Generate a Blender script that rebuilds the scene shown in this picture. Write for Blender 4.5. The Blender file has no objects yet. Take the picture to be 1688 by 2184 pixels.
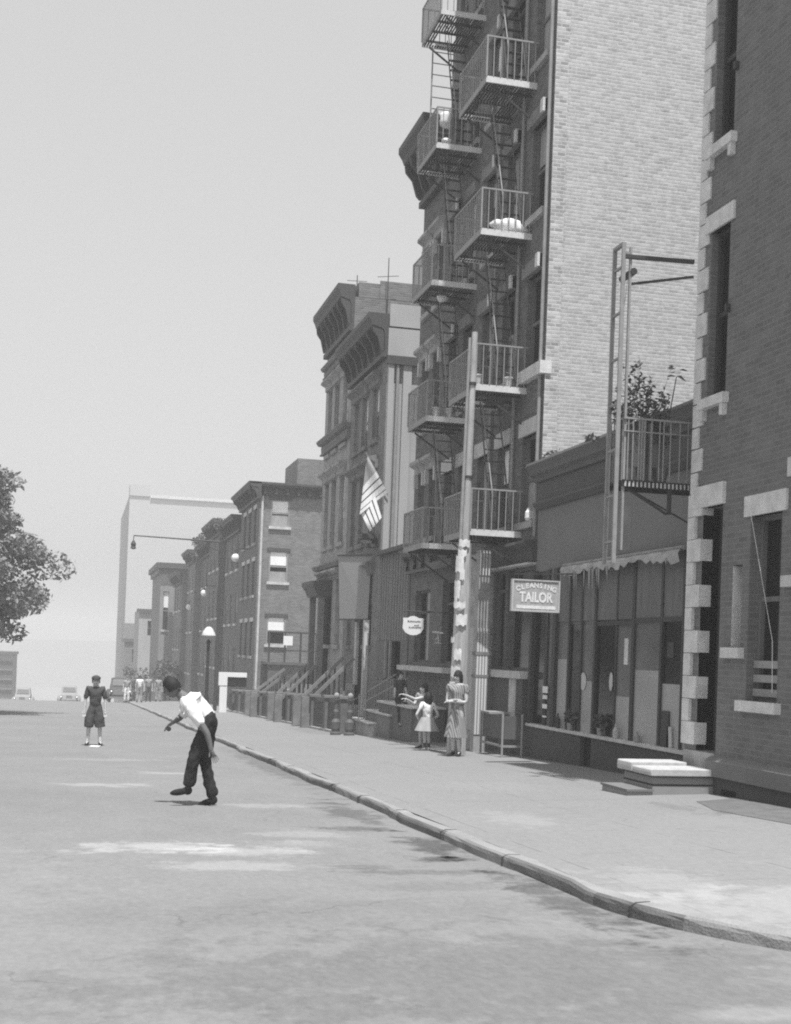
import bpy, math, random
from mathutils import Vector, Matrix, noise
random.seed(7)
SC = bpy.context.scene
COL = SC.collection
R = math.radians

# ------------------------------------------------------------------ camera, sky, sun, exposure
PX = 2750.0                              # focal length in pixels of a 1688 px wide frame
cam_d = bpy.data.cameras.new('camera')
cam = bpy.data.objects.new('camera', cam_d); COL.objects.link(cam)
cam_d.sensor_fit = 'VERTICAL'; cam_d.sensor_height = 36.0
cam_d.lens = 36.0 * PX / 2184.0
cam_d.shift_y = (1352.0 - 1092.0) / 2184.0
cam_d.clip_start = 0.1; cam_d.clip_end = 6000
_yaw, _pit, _rol = R(13.8475), R(0.8515), R(2.1)
_f = Vector((math.sin(_yaw) * math.cos(_pit), math.cos(_yaw) * math.cos(_pit), math.sin(_pit)))
_r = Vector((math.cos(_yaw), -math.sin(_yaw), 0)); _u = _r.cross(_f)
r2 = _r * math.cos(_rol) + _u * math.sin(_rol)
u2 = _u * math.cos(_rol) - _r * math.sin(_rol)
cam.matrix_world = Matrix(((r2.x, u2.x, -_f.x, 0), (r2.y, u2.y, -_f.y, 0), (r2.z, u2.z, -_f.z, 0), (0, 0, 0, 1)))
SC.camera = cam
SC.render.resolution_x, SC.render.resolution_y = 791, 1024
SC.cycles.filter_width = 2.0
SC.cycles.use_denoising = False
SC.cycles.max_bounces = 6
SC.cycles.volume_bounces = 1
SC.view_settings.view_transform = 'Standard'
SC.view_settings.look = 'None'
SC.view_settings.exposure = 1.0
SC.view_settings.gamma = 1.0

SUN_EL, SUN_AZ = R(71), R(1.2)             # the sun stands behind the camera, a little to the right
w = bpy.data.worlds.new('World'); SC.world = w; w.use_nodes = True
nt = w.node_tree; bg = nt.nodes['Background']
sky = nt.nodes.new('ShaderNodeTexSky'); sky.sky_type = 'NISHITA'; sky.sun_disc = False
sky.sun_elevation = SUN_EL; sky.sun_rotation = R(180) - SUN_AZ
sky.dust_density = 4.0; sky.air_density = 1.5
bw = nt.nodes.new('ShaderNodeRGBToBW'); nt.links.new(sky.outputs[0], bw.inputs[0])
mp = nt.nodes.new('ShaderNodeMath'); mp.operation = 'POWER'; mp.inputs[1].default_value = 0.35
nt.links.new(bw.outputs[0], mp.inputs[0])
ml = nt.nodes.new('ShaderNodeMath'); ml.operation = 'MULTIPLY'; ml.inputs[1].default_value = 2.36
nt.links.new(mp.outputs[0], ml.inputs[0])
nt.links.new(ml.outputs[0], bg.inputs[0]); bg.inputs[1].default_value = 0.10

sd = bpy.data.lights.new('sun', 'SUN'); sd.energy = 3.0; sd.angle = R(0.6); sd.color = (1, 1, 1)
so = bpy.data.objects.new('sun', sd); COL.objects.link(so)
to_sun = Vector((math.sin(SUN_AZ) * math.cos(SUN_EL), -math.cos(SUN_AZ) * math.cos(SUN_EL), math.sin(SUN_EL)))
so.rotation_euler = to_sun.to_track_quat('Z', 'Y').to_euler(); so.location = (0, -20, 40)

# ------------------------------------------------------------------ materials (a black and white world)
MATS = {}
def mat(name, v, rough=0.85, var=0.18, scale=3.0, stretch=(1, 1, 1), fine=0.10, fscale=60.0, bump=0.0, spec=0.3, metal=0.0):
    if name in MATS: return MATS[name]
    m = bpy.data.materials.new(name); m.use_nodes = True; n = m.node_tree.nodes; L = m.node_tree.links
    b = n['Principled BSDF']; b.inputs['Roughness'].default_value = rough
    b.inputs['Specular IOR Level'].default_value = spec; b.inputs['Metallic'].default_value = metal
    tc = n.new('ShaderNodeTexCoord'); mp = n.new('ShaderNodeMapping'); mp.inputs['Scale'].default_value = stretch
    L.new(tc.outputs['Object'], mp.inputs[0])
    a = n.new('ShaderNodeTexNoise'); a.inputs['Scale'].default_value = scale; a.inputs['Detail'].default_value = 6
    f = n.new('ShaderNodeTexNoise'); f.inputs['Scale'].default_value = fscale; f.inputs['Detail'].default_value = 2
    L.new(mp.outputs[0], a.inputs['Vector']); L.new(mp.outputs[0], f.inputs['Vector'])
    def ma(op, x, y):
        k = n.new('ShaderNodeMath'); k.operation = op
        for i, q in enumerate((x, y)):
            if isinstance(q, (int, float)): k.inputs[i].default_value = q
            else: L.new(q, k.inputs[i])
        return k.outputs[0]
    t = ma('ADD', ma('MULTIPLY', ma('SUBTRACT', a.outputs[0], 0.5), 2.6 * var), ma('MULTIPLY', ma('SUBTRACT', f.outputs[0], 0.5), 2.6 * fine))
    o = ma('MULTIPLY', ma('ADD', t, 1.0), v)
    m['noise'] = 1
    L.new(o, b.inputs['Base Color'])
    if bump:
        bp = n.new('ShaderNodeBump'); bp.inputs['Strength'].default_value = bump; bp.inputs['Distance'].default_value = 0.02
        L.new(f.outputs[0], bp.inputs['Height']); L.new(bp.outputs[0], b.inputs['Normal'])
    MATS[name] = m; m['out'] = 0
    return m

def brick(name, v, mortar, contrast=0.25, var=0.2, scale=1.2, streak=0.0, bump=0.4, bw_=0.215, rh=0.072, mort=0.012):
    if name in MATS: return MATS[name]
    m = bpy.data.materials.new(name); m.use_nodes = True; n = m.node_tree.nodes; L = m.node_tree.links
    b = n['Principled BSDF']; b.inputs['Roughness'].default_value = 0.9; b.inputs['Specular IOR Level'].default_value = 0.2
    g = n.new('ShaderNodeNewGeometry'); tc = n.new('ShaderNodeTexCoord')
    sn = n.new('ShaderNodeSeparateXYZ'); L.new(g.outputs['Normal'], sn.inputs[0])
    sp = n.new('ShaderNodeSeparateXYZ'); L.new(tc.outputs['Object'], sp.inputs[0])
    def ma(op, x, y):
        k = n.new('ShaderNodeMath'); k.operation = op
        for i, q in enumerate((x, y)):
            if isinstance(q, (int, float)): k.inputs[i].default_value = q
            else: L.new(q, k.inputs[i])
        return k.outputs[0]
    isx = ma('GREATER_THAN', ma('ABSOLUTE', sn.outputs[0], 0), 0.5)
    s = ma('ADD', ma('MULTIPLY', sp.outputs[1], isx), ma('MULTIPLY', sp.outputs[0], ma('SUBTRACT', 1.0, isx)))
    cb = n.new('ShaderNodeCombineXYZ'); L.new(s, cb.inputs[0]); L.new(sp.outputs[2], cb.inputs[1])
    br = n.new('ShaderNodeTexBrick'); L.new(cb.outputs[0], br.inputs['Vector'])
    br.inputs['Scale'].default_value = 1; br.inputs['Brick Width'].default_value = bw_; br.inputs['Row Height'].default_value = rh
    br.inputs['Mortar Size'].default_value = mort; br.inputs['Mortar Smooth'].default_value = 0.6; br.inputs['Bias'].default_value = 0.0
    c1, c2 = v * (1 + contrast), v * (1 - contrast)
    br.inputs['Color1'].default_value = (c1, c1, c1, 1); br.inputs['Color2'].default_value = (c2, c2, c2, 1)
    br.inputs['Mortar'].default_value = (mortar, mortar, mortar, 1)
    ns = n.new('ShaderNodeTexNoise'); ns.inputs['Scale'].default_value = scale; ns.inputs['Detail'].default_value = 8; ns.inputs['Roughness'].default_value = 0.65
    L.new(tc.outputs['Object'], ns.inputs['Vector'])
    k = ma('ADD', ma('MULTIPLY', ma('SUBTRACT', ns.outputs[0], 0.5), 2.6 * var), 1.0)
    col = ma('MULTIPLY', br.outputs['Color'], k)
    if streak:
        mp = n.new('ShaderNodeMapping'); mp.inputs['Scale'].default_value = (1.3, 9.0, 1); L.new(cb.outputs[0], mp.inputs[0])
        s2 = n.new('ShaderNodeTexNoise'); s2.inputs['Scale'].default_value = 2.2; s2.inputs['Detail'].default_value = 7; s2.inputs['Roughness'].default_value = 0.75
        L.new(mp.outputs[0], s2.inputs['Vector'])
        rmp = n.new('ShaderNodeMapRange'); rmp.inputs['From Min'].default_value = 0.575; rmp.inputs['From Max'].default_value = 0.67
        rmp.inputs['To Min'].default_value = 1.0; rmp.inputs['To Max'].default_value = 1.0 - streak
        L.new(s2.outputs[0], rmp.inputs[0]); col = ma('MULTIPLY', col, rmp.outputs[0])
    L.new(col, b.inputs['Base Color'])
    bp = n.new('ShaderNodeBump'); bp.inputs['Strength'].default_value = bump; bp.inputs['Distance'].default_value = 0.01
    L.new(br.outputs['Fac'], bp.inputs['Height']); bp.invert = True; L.new(bp.outputs[0], b.inputs['Normal'])
    MATS[name] = m
    return m

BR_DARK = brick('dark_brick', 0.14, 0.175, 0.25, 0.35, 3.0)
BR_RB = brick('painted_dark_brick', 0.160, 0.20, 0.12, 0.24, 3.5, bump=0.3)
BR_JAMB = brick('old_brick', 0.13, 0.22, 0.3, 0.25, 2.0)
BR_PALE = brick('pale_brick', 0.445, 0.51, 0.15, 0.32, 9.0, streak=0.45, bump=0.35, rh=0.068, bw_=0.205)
BR_TOOTH = brick('toothed_brick', 0.42, 0.52, 0.32, 0.35, 4.0, bw_=0.16)
BR_MID = brick('weathered_brick', 0.19, 0.225, 0.2, 0.22, 1.6, streak=0.2)
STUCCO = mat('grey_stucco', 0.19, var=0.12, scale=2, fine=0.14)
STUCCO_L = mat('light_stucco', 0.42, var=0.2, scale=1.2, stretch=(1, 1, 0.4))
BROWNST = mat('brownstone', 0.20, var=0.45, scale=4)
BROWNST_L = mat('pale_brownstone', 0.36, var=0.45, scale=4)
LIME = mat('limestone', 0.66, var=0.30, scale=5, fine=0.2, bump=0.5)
LIME_D = mat('weathered_limestone', 0.54, var=0.3, scale=5)
CORN = mat('dark_painted_metal', 0.075, rough=0.6, var=0.2)
CORN_M = mat('grey_painted_metal', 0.11, rough=0.6, var=0.2)
IRON = mat('painted_iron', 0.30, rough=0.6, var=0.25, scale=8)
IRON_D = mat('dark_iron', 0.045, rough=0.6, var=0.2, scale=8)
IRON_L = mat('light_painted_iron', 0.66, rough=0.6, var=0.2, scale=8)
WOOD_D = mat('dark_wood', 0.05, rough=0.6, var=0.3, scale=6, stretch=(1, 1, 0.2))
WOOD_M = mat('grey_wood', 0.15, rough=0.75, var=0.35, scale=7, stretch=(1, 1, 0.15))
WOOD_L = mat('pale_wood', 0.30, rough=0.8, var=0.35, scale=7, stretch=(1, 1, 0.2))
GLASS = mat('dark_glass', 0.010, rough=0.12, var=0.3, scale=2, spec=0.35)
SHOPG = mat('shop_glass', 0.17, rough=0.10, var=0.45, scale=1.1, spec=0.6)
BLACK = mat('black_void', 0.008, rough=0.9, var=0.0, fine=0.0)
WHITE = mat('white_paint', 0.80, rough=0.6, var=0.06)
CLOTHW = mat('white_cloth', 0.78, var=0.05, scale=12, fine=0.05)
CLOTHD = mat('black_cloth', 0.02, var=0.3, scale=12)
CLOTHK = mat('dark_denim', 0.06, var=0.3, scale=14)
CLOTHG = mat('grey_cloth', 0.28, var=0.2, scale=10)
SKIN_D = mat('brown_skin', 0.15, rough=0.6, var=0.1)
SKIN_L = mat('light_skin', 0.50, rough=0.6, var=0.05)
HAIR = mat('black_hair', 0.015, rough=0.7, var=0.3, scale=40)
LEATH = mat('shoe_leather', 0.02, rough=0.8, spec=0.15)
BLIND = mat('window_blind', 0.90, var=0.08, scale=3, stretch=(1, 1, 0.3))
CURT = mat('lace_curtain', 0.34, var=0.35, scale=6, stretch=(3, 3, 0.3))
TAR = mat('roof_tar', 0.07)

# ------------------------------------------------------------------ mesh builder
def wloc(o):
    v = Vector((0, 0, 0))
    while o is not None:
        v += o.location; o = o.parent
    return v

EACH = set('bracket column post post_cap tread end_girder baluster leg rung rail tie stringer brace side_bracket sill_corbel shutter_hinge hood_bracket kerb_stone board_batten fender door_post torn_poster arm batten pilaster_strip upper_rail'.split())
class MB:
    def __init__(s): s.v = []; s.f = []; s.mi = []; s.m = 0; s.u = []
    def add(s, vs, fs):
        k = len(s.v); s.u.append((k, len(s.f))); s.v += [tuple(p) for p in vs]
        for f in fs: s.f.append([i + k for i in f]); s.mi.append(s.m)
        return s
    def box(s, x0, x1, y0, y1, z0, z1):
        if x0 > x1: x0, x1 = x1, x0
        if y0 > y1: y0, y1 = y1, y0
        if z0 > z1: z0, z1 = z1, z0
        return s.add([(x0, y0, z0), (x1, y0, z0), (x1, y1, z0), (x0, y1, z0), (x0, y0, z1), (x1, y0, z1), (x1, y1, z1), (x0, y1, z1)],
                     [(0, 3, 2, 1), (4, 5, 6, 7), (0, 1, 5, 4), (1, 2, 6, 5), (2, 3, 7, 6), (3, 0, 4, 7)])
    def beam(s, p, q, a=0.03, b=None):
        b = b or a; p = Vector(p); q = Vector(q); d = (q - p).normalized()
        h = Vector((0, 0, 1)) if abs(d.z) < 0.9 else Vector((0, 1, 0))
        e = d.cross(h).normalized() * a / 2; g = e.cross(d).normalized() * b / 2
        return s.add([p - e - g, p + e - g, p + e + g, p - e + g, q - e - g, q + e - g, q + e + g, q - e + g],
                     [(0, 3, 2, 1), (4, 5, 6, 7), (0, 1, 5, 4), (1, 2, 6, 5), (2, 3, 7, 6), (3, 0, 4, 7)])
    def cyl(s, p, q, r0, r1=None, n=10, caps=True):
        r1 = r0 if r1 is None else r1; p = Vector(p); q = Vector(q); d = (q - p).normalized()
        h = Vector((0, 0, 1)) if abs(d.z) < 0.9 else Vector((0, 1, 0))
        e = d.cross(h).normalized(); g = e.cross(d)
        vs = []
        for c, r in ((p, r0), (q, r1)):
            for i in range(n):
                t = 2 * math.pi * i / n; vs.append(c + e * (math.cos(t) * r) + g * (math.sin(t) * r))
        fs = [(i, (i + 1) % n, n + (i + 1) % n, n + i) for i in range(n)]
        if caps: fs += [tuple(range(n))[::-1], tuple(range(n, 2 * n))]
        return s.add(vs, fs)
    def lathe(s, c, prof, n=14, sx=1, sy=1):
        vs = []; fs = []
        for (r, z) in prof:
            for i in range(n):
                t = 2 * math.pi * i / n; vs.append((c[0] + math.cos(t) * r * sx, c[1] + math.sin(t) * r * sy, c[2] + z))
        for k in range(len(prof) - 1):
            for i in range(n): fs.append((k * n + i, k * n + (i + 1) % n, (k + 1) * n + (i + 1) % n, (k + 1) * n + i))
        fs.append(tuple(range(n))[::-1]); fs.append(tuple(range((len(prof) - 1) * n, len(prof) * n)))
        return s.add(vs, fs)
    def prism(s, pts, vec):
        n = len(pts); v = Vector(vec); a = [Vector(p) for p in pts]
        vs = a + [p + v for p in a]
        fs = [(i, (i + 1) % n, n + (i + 1) % n, n + i) for i in range(n)] + [tuple(range(n))[::-1], tuple(range(n, 2 * n))]
        return s.add(vs, fs)
    def ell(s, c, rx, ry, rz, n=12, m=8, M=None):
        vs = []; fs = []
        for j in range(m + 1):
            ph = math.pi * j / m
            for i in range(n):
                t = 2 * math.pi * i / n
                p = Vector((math.cos(t) * math.sin(ph) * rx, math.sin(t) * math.sin(ph) * ry, math.cos(ph) * rz))
                if M: p = M @ p
                vs.append(Vector(c) + p)
        for j in range(m):
            for i in range(n): fs.append((j * n + i, (j + 1) * n + i, (j + 1) * n + (i + 1) % n, j * n + (i + 1) % n))
        return s.add(vs, fs)
    def crinkle(s, a):
        s.v = [tuple(Vector(p) + a * noise.noise_vector(Vector((p[0] * 9, p[1] * 9, p[2] * 6))) + a * 0.8 * noise.noise_vector(Vector((p[0] * 26, p[1] * 26, p[2] * 15)))) for p in s.v]; return s
    def build(s, name, m, parent=None, smooth=False, loc=None):
        if name in EACH and len(s.u) > 1 and parent is not None:          # every shape a part of its own
            o = None
            for i, (k, f) in enumerate(s.u):
                k2, f2 = s.u[i + 1] if i + 1 < len(s.u) else (len(s.v), len(s.f))
                q = MB(); q.v = s.v[k:k2]; q.f = [[j - k for j in fc] for fc in s.f[f:f2]]; q.mi = s.mi[f:f2]
                o = q.build(name, m, parent, smooth)
            return o
        o3 = wloc(parent) if parent else (Vector(loc) if loc else Vector((0, 0, 0)))
        me = bpy.data.meshes.new(name); me.from_pydata([(p[0] - o3.x, p[1] - o3.y, p[2] - o3.z) for p in s.v], [], s.f)
        for q in (m if isinstance(m, (list, tuple)) else [m]): me.materials.append(q)
        me.polygons.foreach_set('material_index', s.mi)
        if smooth: me.polygons.foreach_set('use_smooth', [True] * len(s.f))
        me.update()
        o = bpy.data.objects.new(name, me); COL.objects.link(o)
        if parent: o.parent = parent
        elif loc: o.location = loc
        return o

def tag(o, label=None, cat=None, group=None, kind=None):
    if label: o['label'] = label
    if cat: o['category'] = cat
    if group: o['group'] = group
    if kind: o['kind'] = kind
    return o
def thing(name, label, cat, loc, group=None):
    o = bpy.data.objects.new(name, None); COL.objects.link(o); o.location = loc; o.empty_display_size = 0.3
    return tag(o, label, cat, group)
def copy_tree(o, parent=None):
    c = o.copy(); COL.objects.link(c); c.parent = parent
    for ch in list(o.children): copy_tree(ch, c)
    return c

# ------------------------------------------------------------------ ground
KX = 3.40                                # kerb line of the right pavement
CX_, CY_, CR = 6.4, 8.2, 3.0             # centre and radius of the rounded street corner
def gz(y):
    if y <= 85: return -1.40 - 0.029 * y
    t = y - 85
    return -1.40 - 0.029 * 85 - 0.029 * t - 0.06 * min(t, 20) * min(t, 20) / 40 - (0.06 * (t - 20) if t > 20 else 0)
def kx(y):
    if y >= CY_: return KX
    d = CY_ - y
    return CX_ - math.sqrt(max(0.0, CR * CR - d * d))
KH = 0.09                                # kerb height
def sw(x, y):
    if y < CY_ and x < CX_: d = CR - math.hypot(CX_ - x, CY_ - y)
    else: d = min(x - 3.4, y - 5.2)
    return gz(y) + KH + max(0.0, min(d, 5.6)) * 0.025
YS = [-60, -20, -5, 0, 3, 4, 5.2] + [5.2 + i * 0.1 for i in range(1, 30)] + [8.2, 9, 10, 12, 15, 18, 22, 26, 30, 35, 40, 45, 50, 60, 70, 80, 85, 88, 91, 94, 97, 100, 105, 110, 120, 135, 150, 170, 200, 240, 280, 320]
YS += [5.33, 5.36]
YS = sorted(set(round(v, 3) for v in YS))

def ground_mat(name, v, patches, grain=0.09, big=0.12, crack=False):
    m = bpy.data.materials.new(name); m.use_nodes = True; n = m.node_tree.nodes; L = m.node_tree.links
    b = n['Principled BSDF']; b.inputs['Roughness'].default_value = 0.92; b.inputs['Specular IOR Level'].default_value = 0.15
    tc = n.new('ShaderNodeTexCoord')
    def ma(op, x, y=0.0, z=None):
        k = n.new('ShaderNodeMath'); k.operation = op
        for i, q in enumerate((x, y) if z is None else (x, y, z)):
            if isinstance(q, (int, float)): k.inputs[i].default_value = q
            else: L.new(q, k.inputs[i])
        return k.outputs[0]
    def no(sc, det=6, st=(1, 1, 1), ro=0.6):
        mp = n.new('ShaderNodeMapping'); mp.inputs['Scale'].default_value = st; L.new(tc.outputs['Object'], mp.inputs[0])
        a = n.new('ShaderNodeTexNoise'); a.inputs['Scale'].default_value = sc; a.inputs['Detail'].default_value = det; a.inputs['Roughness'].default_value = ro
        L.new(mp.outputs[0], a.inputs['Vector']); return a.outputs[0]
    sp = n.new('ShaderNodeSeparateXYZ'); L.new(tc.outputs['Object'], sp.inputs[0])
    t = ma('MULTIPLY', ma('SUBTRACT', no(0.35, 5), 0.5), 2.6 * big)
    t = ma('ADD', t, ma('MULTIPLY', ma('SUBTRACT', no(2.5, 6, (1, 0.45, 1)), 0.5), 2.0 * big))
    fine = no(90, 3)
    t = ma('ADD', t, ma('MULTIPLY', ma('SUBTRACT', fine, 0.5), 2.6 * grain))
    warp = ma('MULTIPLY', ma('SUBTRACT', no(3.0, 7, (1, 1, 1), 0.7), 0.5), 3.4)
    for (cx, cy, rx, ry, amt) in patches:
        dx = ma('DIVIDE', ma('SUBTRACT', sp.outputs[0], cx), rx); dy = ma('DIVIDE', ma('SUBTRACT', sp.outputs[1], cy), ry)
        d = ma('ADD', ma('SQRT', ma('ADD', ma('MULTIPLY', dx, dx), ma('MULTIPLY', dy, dy))), warp)
        r = n.new('ShaderNodeMapRange'); r.inputs['From Min'].default_value = 0.35; r.inputs['From Max'].default_value = 1.1
        r.inputs['To Min'].default_value = amt; r.inputs['To Max'].default_value = 0.0; r.interpolation_type = 'SMOOTHSTEP'
        L.new(d, r.inputs[0]); t = ma('ADD', t, r.outputs[0])
    vo = n.new('ShaderNodeTexVoronoi'); vo.feature = 'DISTANCE_TO_EDGE'; vo.inputs['Scale'].default_value = 0.32
    va = n.new('ShaderNodeVectorMath'); va.operation = 'ADD'; nz = n.new('ShaderNodeTexNoise'); nz.inputs['Scale'].default_value = 2.0; nz.inputs['Detail'].default_value = 5
    L.new(tc.outputs['Object'], nz.inputs['Vector']); L.new(tc.outputs['Object'], va.inputs[0]); L.new(nz.outputs['Color'], va.inputs[1]); L.new(va.outputs[0], vo.inputs['Vector'])
    rc = n.new('ShaderNodeMapRange'); rc.inputs['From Min'].default_value = 0.0; rc.inputs['From Max'].default_value = 0.006; rc.inputs['To Min'].default_value = -0.22; rc.inputs['To Max'].default_value = 0.0; L.new(vo.outputs['Distance'], rc.inputs[0])
    gm = n.new('ShaderNodeMapRange'); gm.inputs['From Min'].default_value = 0.50; gm.inputs['From Max'].default_value = 0.60; L.new(no(0.8, 3), gm.inputs[0])
    t = ma('ADD', t, ma('MULTIPLY', rc.outputs[0], gm.outputs[0]))
    t = ma('ADD', t, ma('MULTIPLY', ma('SUBTRACT', no(22, 4, (1, 0.5, 1)), 0.5), 0.42))
    if crack:
        # expansion joints of the paving flags
        for ax, per in ((0, 1.52), (1, 1.52)):
            q = ma('ABSOLUTE', ma('SUBTRACT', ma('FRACT', ma('DIVIDE', ma('ADD', sp.outputs[ax], 100.35), per)), 0.5))
            r = n.new('ShaderNodeMapRange'); r.inputs['From Min'].default_value = 0.0; r.inputs['From Max'].default_value = 0.010
            r.inputs['To Min'].default_value = -0.34; r.inputs['To Max'].default_value = 0.0; L.new(q, r.inputs[0])
            g = n.new('ShaderNodeMapRange'); g.inputs['From Min'].default_value = 0.44; g.inputs['From Max'].default_value = 0.54; L.new(no(1.3, 3), g.inputs[0])
            t = ma('ADD', t, ma('MULTIPLY', r.outputs[0], g.outputs[0]))
    L.new(ma('MULTIPLY', ma('ADD', t, 1.0), v), b.inputs['Base Color'])
    bp = n.new('ShaderNodeBump'); bp.inputs['Strength'].default_value = 0.3; bp.inputs['Distance'].default_value = 0.01
    L.new(fine, bp.inputs['Height']); L.new(bp.outputs[0], b.inputs['Normal'])
    return m

ROAD = ground_mat('worn_asphalt', 0.208, [
    (0.75, 11.15, 0.8, 0.42, 0.55), (1.45, 10.9, 0.6, 0.5, 0.42), (2.15, 12.1, 0.5, 0.5, 0.25), (1.25, 10.0, 0.75, 0.3, 0.34), (0.45, 17.8, 0.75, 0.35, 0.40),
    (1.45, 20.2, 0.6, 0.3, 0.32), (0.7, 23.5, 1.0, 0.4, 0.25), (2.2, 15.0, 0.6, 0.3, 0.28), (2.0, 11.3, 0.5, 0.4, 0.2),
    (3.05, 10.35, 0.32, 0.2, -0.6), (3.25, 8.3, 0.25, 1.6, -0.42), (3.15, 11.2, 0.30, 0.9, -0.55), (3.05, 14.2, 0.34, 1.5, -0.42), (2.75, 12.6, 0.5, 0.3, -0.4), (2.6, 9.6, 0.7, 0.2, -0.28), (2.2, 9.9, 0.6, 0.15, -0.22),
    (-1.2, 8.5, 1.6, 3.0, 0.10), (2.2, 6.0, 3.2, 1.3, -0.22), (1.4, 7.9, 2.4, 0.6, -0.10), (2.6, 8.9, 0.9, 0.25, -0.14), (3.3, 22, 0.3, 6, -0.3), (3.0, 5.2, 0.4, 0.15, 0.3)], grain=0.10)
PAVE = ground_mat('concrete_pavement', 0.228, [
    (4.6, 7.4, 1.9, 0.75, 0.28), (4.0, 8.3, 0.5, 0.9, 0.18), (4.4, 12.5, 0.4, 0.9, 0.16), (5.8, 9.0, 0.8, 0.4, 0.06),
    (7.35, 12.6, 0.6, 1.0, -0.22), (6.6, 13.3, 0.18, 0.9, -0.18), (5.5, 16.5, 0.9, 1.0, 0.06), (7.9, 27, 0.5, 3.5, -0.25), (6.5, 36, 0.6, 4, -0.12)], grain=0.10, big=0.06, crack=True)

def grid(rows, name, m, label=None, kind='structure'):
    mb = MB(); n = len(rows[0])
    for r in rows: mb.v += r
    for j in range(len(rows) - 1):
        for i in range(n - 1): mb.f.append([j * n + i, j * n + i + 1, (j + 1) * n + i + 1, (j + 1) * n + i]); mb.mi.append(0)
    o = mb.build(name, m, smooth=True); tag(o, label, None, None, kind); return o

EARTH = mat('bare_earth', 0.16, var=0.2, scale=0.05)
grid([[(x, y, gz(y) - 0.05 - (0.3 if abs(x) > 100 else 0)) for x in (-400, -100, -30, -8, 0, 8, 30, 100, 400)] for y in YS], 'ground', EARTH)
grid([[(x, y, gz(y)) for x in (-6.4, -3, 0, KX + 0.02)] for y in YS if y >= 8.2], 'road', ROAD)
grid([[(x, y, gz(y)) for x in (-90, -20, -6.4, -3, 0, 3.0, 5, 8, 20, 60)] for y in YS if y <= 8.2], 'road', ROAD)
grid([[(x, y, sw(x, y)) for x in [kx(y) + 0.14 + (9.0 - kx(y) - 0.14) * t for t in (0, 0.04, 0.12, 0.25, 0.4, 0.6, 0.8, 1)] + [14, 60]] for y in YS if 5.33 <= y <= 320], 'pavement', PAVE)
grid([[(-16, y, gz(y) + 0.2), (-6.5, y, gz(y) + 0.085)] for y in YS if y >= 8.2], 'pavement', PAVE)
# kerb stones: one sweep with a rounded nose
KERB = mat('kerb_granite', 0.17, var=0.3, scale=1.6, fine=0.2, bump=0.3)
def sweep(pts, prof, name, m):
    mb = MB(); n = len(prof); k = len(pts)
    for j, (x, y) in enumerate(pts):
        a = Vector(pts[max(0, j - 1)]); b = Vector(pts[min(k - 1, j + 1)]); t = (b - a).normalized(); nr = Vector((t.y, -t.x))
        for q_, (d, z) in enumerate(prof):
            if len(prof) > 4 and 0 < q_ < len(prof) - 2: d += 0.012 * noise.noise(Vector((x * 5, y * 5, q_ * 3.0))); z += 0.007 * noise.noise(Vector((x * 7, y * 7, q_ * 5.0)))
            mb.v.append((x + nr.x * d, y + nr.y * d, gz(y) + z))
    for j in range(k - 1):
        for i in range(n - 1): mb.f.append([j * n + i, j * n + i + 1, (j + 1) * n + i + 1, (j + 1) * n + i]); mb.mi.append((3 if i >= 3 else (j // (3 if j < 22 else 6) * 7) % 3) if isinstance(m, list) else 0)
    o = mb.build(name, m); tag(o, None, None, None, 'structure'); return o
path = [(60, 5.2), (30, 5.2), (12, 5.2)] + [(x, 5.2) for x in (10, 8.5, 7.5, 6.9)]
path += [(CX_ - CR * math.sin(t), CY_ - CR * math.cos(t)) for t in [R(a) for a in range(0, 91, 3)]]
yy = 8.6
while yy < 300: path.append((KX + 0.03 * math.sin(yy * 0.9) + 0.02 * math.sin(yy * 2.3) + 0.018 * noise.noise(Vector((yy * 3.1, 0, 0))), yy)); yy += 0.3 if yy < 30 else (0.8 if yy < 60 else 4)
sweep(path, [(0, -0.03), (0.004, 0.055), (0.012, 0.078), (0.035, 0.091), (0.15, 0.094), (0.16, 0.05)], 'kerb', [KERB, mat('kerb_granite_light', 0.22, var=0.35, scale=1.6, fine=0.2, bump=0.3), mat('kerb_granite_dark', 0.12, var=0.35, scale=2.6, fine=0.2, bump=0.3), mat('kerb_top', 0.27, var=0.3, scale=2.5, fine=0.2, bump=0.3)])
sweep([(-6.4, y) for y in YS if y >= 8.2], [(0, -0.03), (-0.01, 0.09), (-0.16, 0.094)], 'kerb', KERB)
jn = [(CX_ - CR * math.sin(R(a)), CY_ - CR * math.cos(R(a)), Vector((-math.sin(R(a)), -math.cos(R(a)), 0))) for a in (12, 45, 78)] + [(KX, y, Vector((-1, 0, 0))) for y in (9.9, 11.7, 13.6, 15.4, 17.2, 19.1, 21, 23)]
for i, (x, y, d_) in enumerate(jn):
    pz = gz(y); t_ = Vector((-d_.y, d_.x, 0)) * 0.005; P0 = Vector((x, y, pz)) + d_ * 0.012; mb = MB()
    q_ = [P0 + Vector((0, 0, -0.02)), P0 + Vector((0, 0, 0.075)), P0 - d_ * 0.05 + Vector((0, 0, 0.097)), P0 - d_ * 0.16 + Vector((0, 0, 0.097)), P0 - d_ * 0.16]
    mb.prism([p - t_ for p in q_], t_ * 2); tag(mb.build('kerb_joint', mat('joint_dirt', 0.06)), kind='structure')
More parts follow.
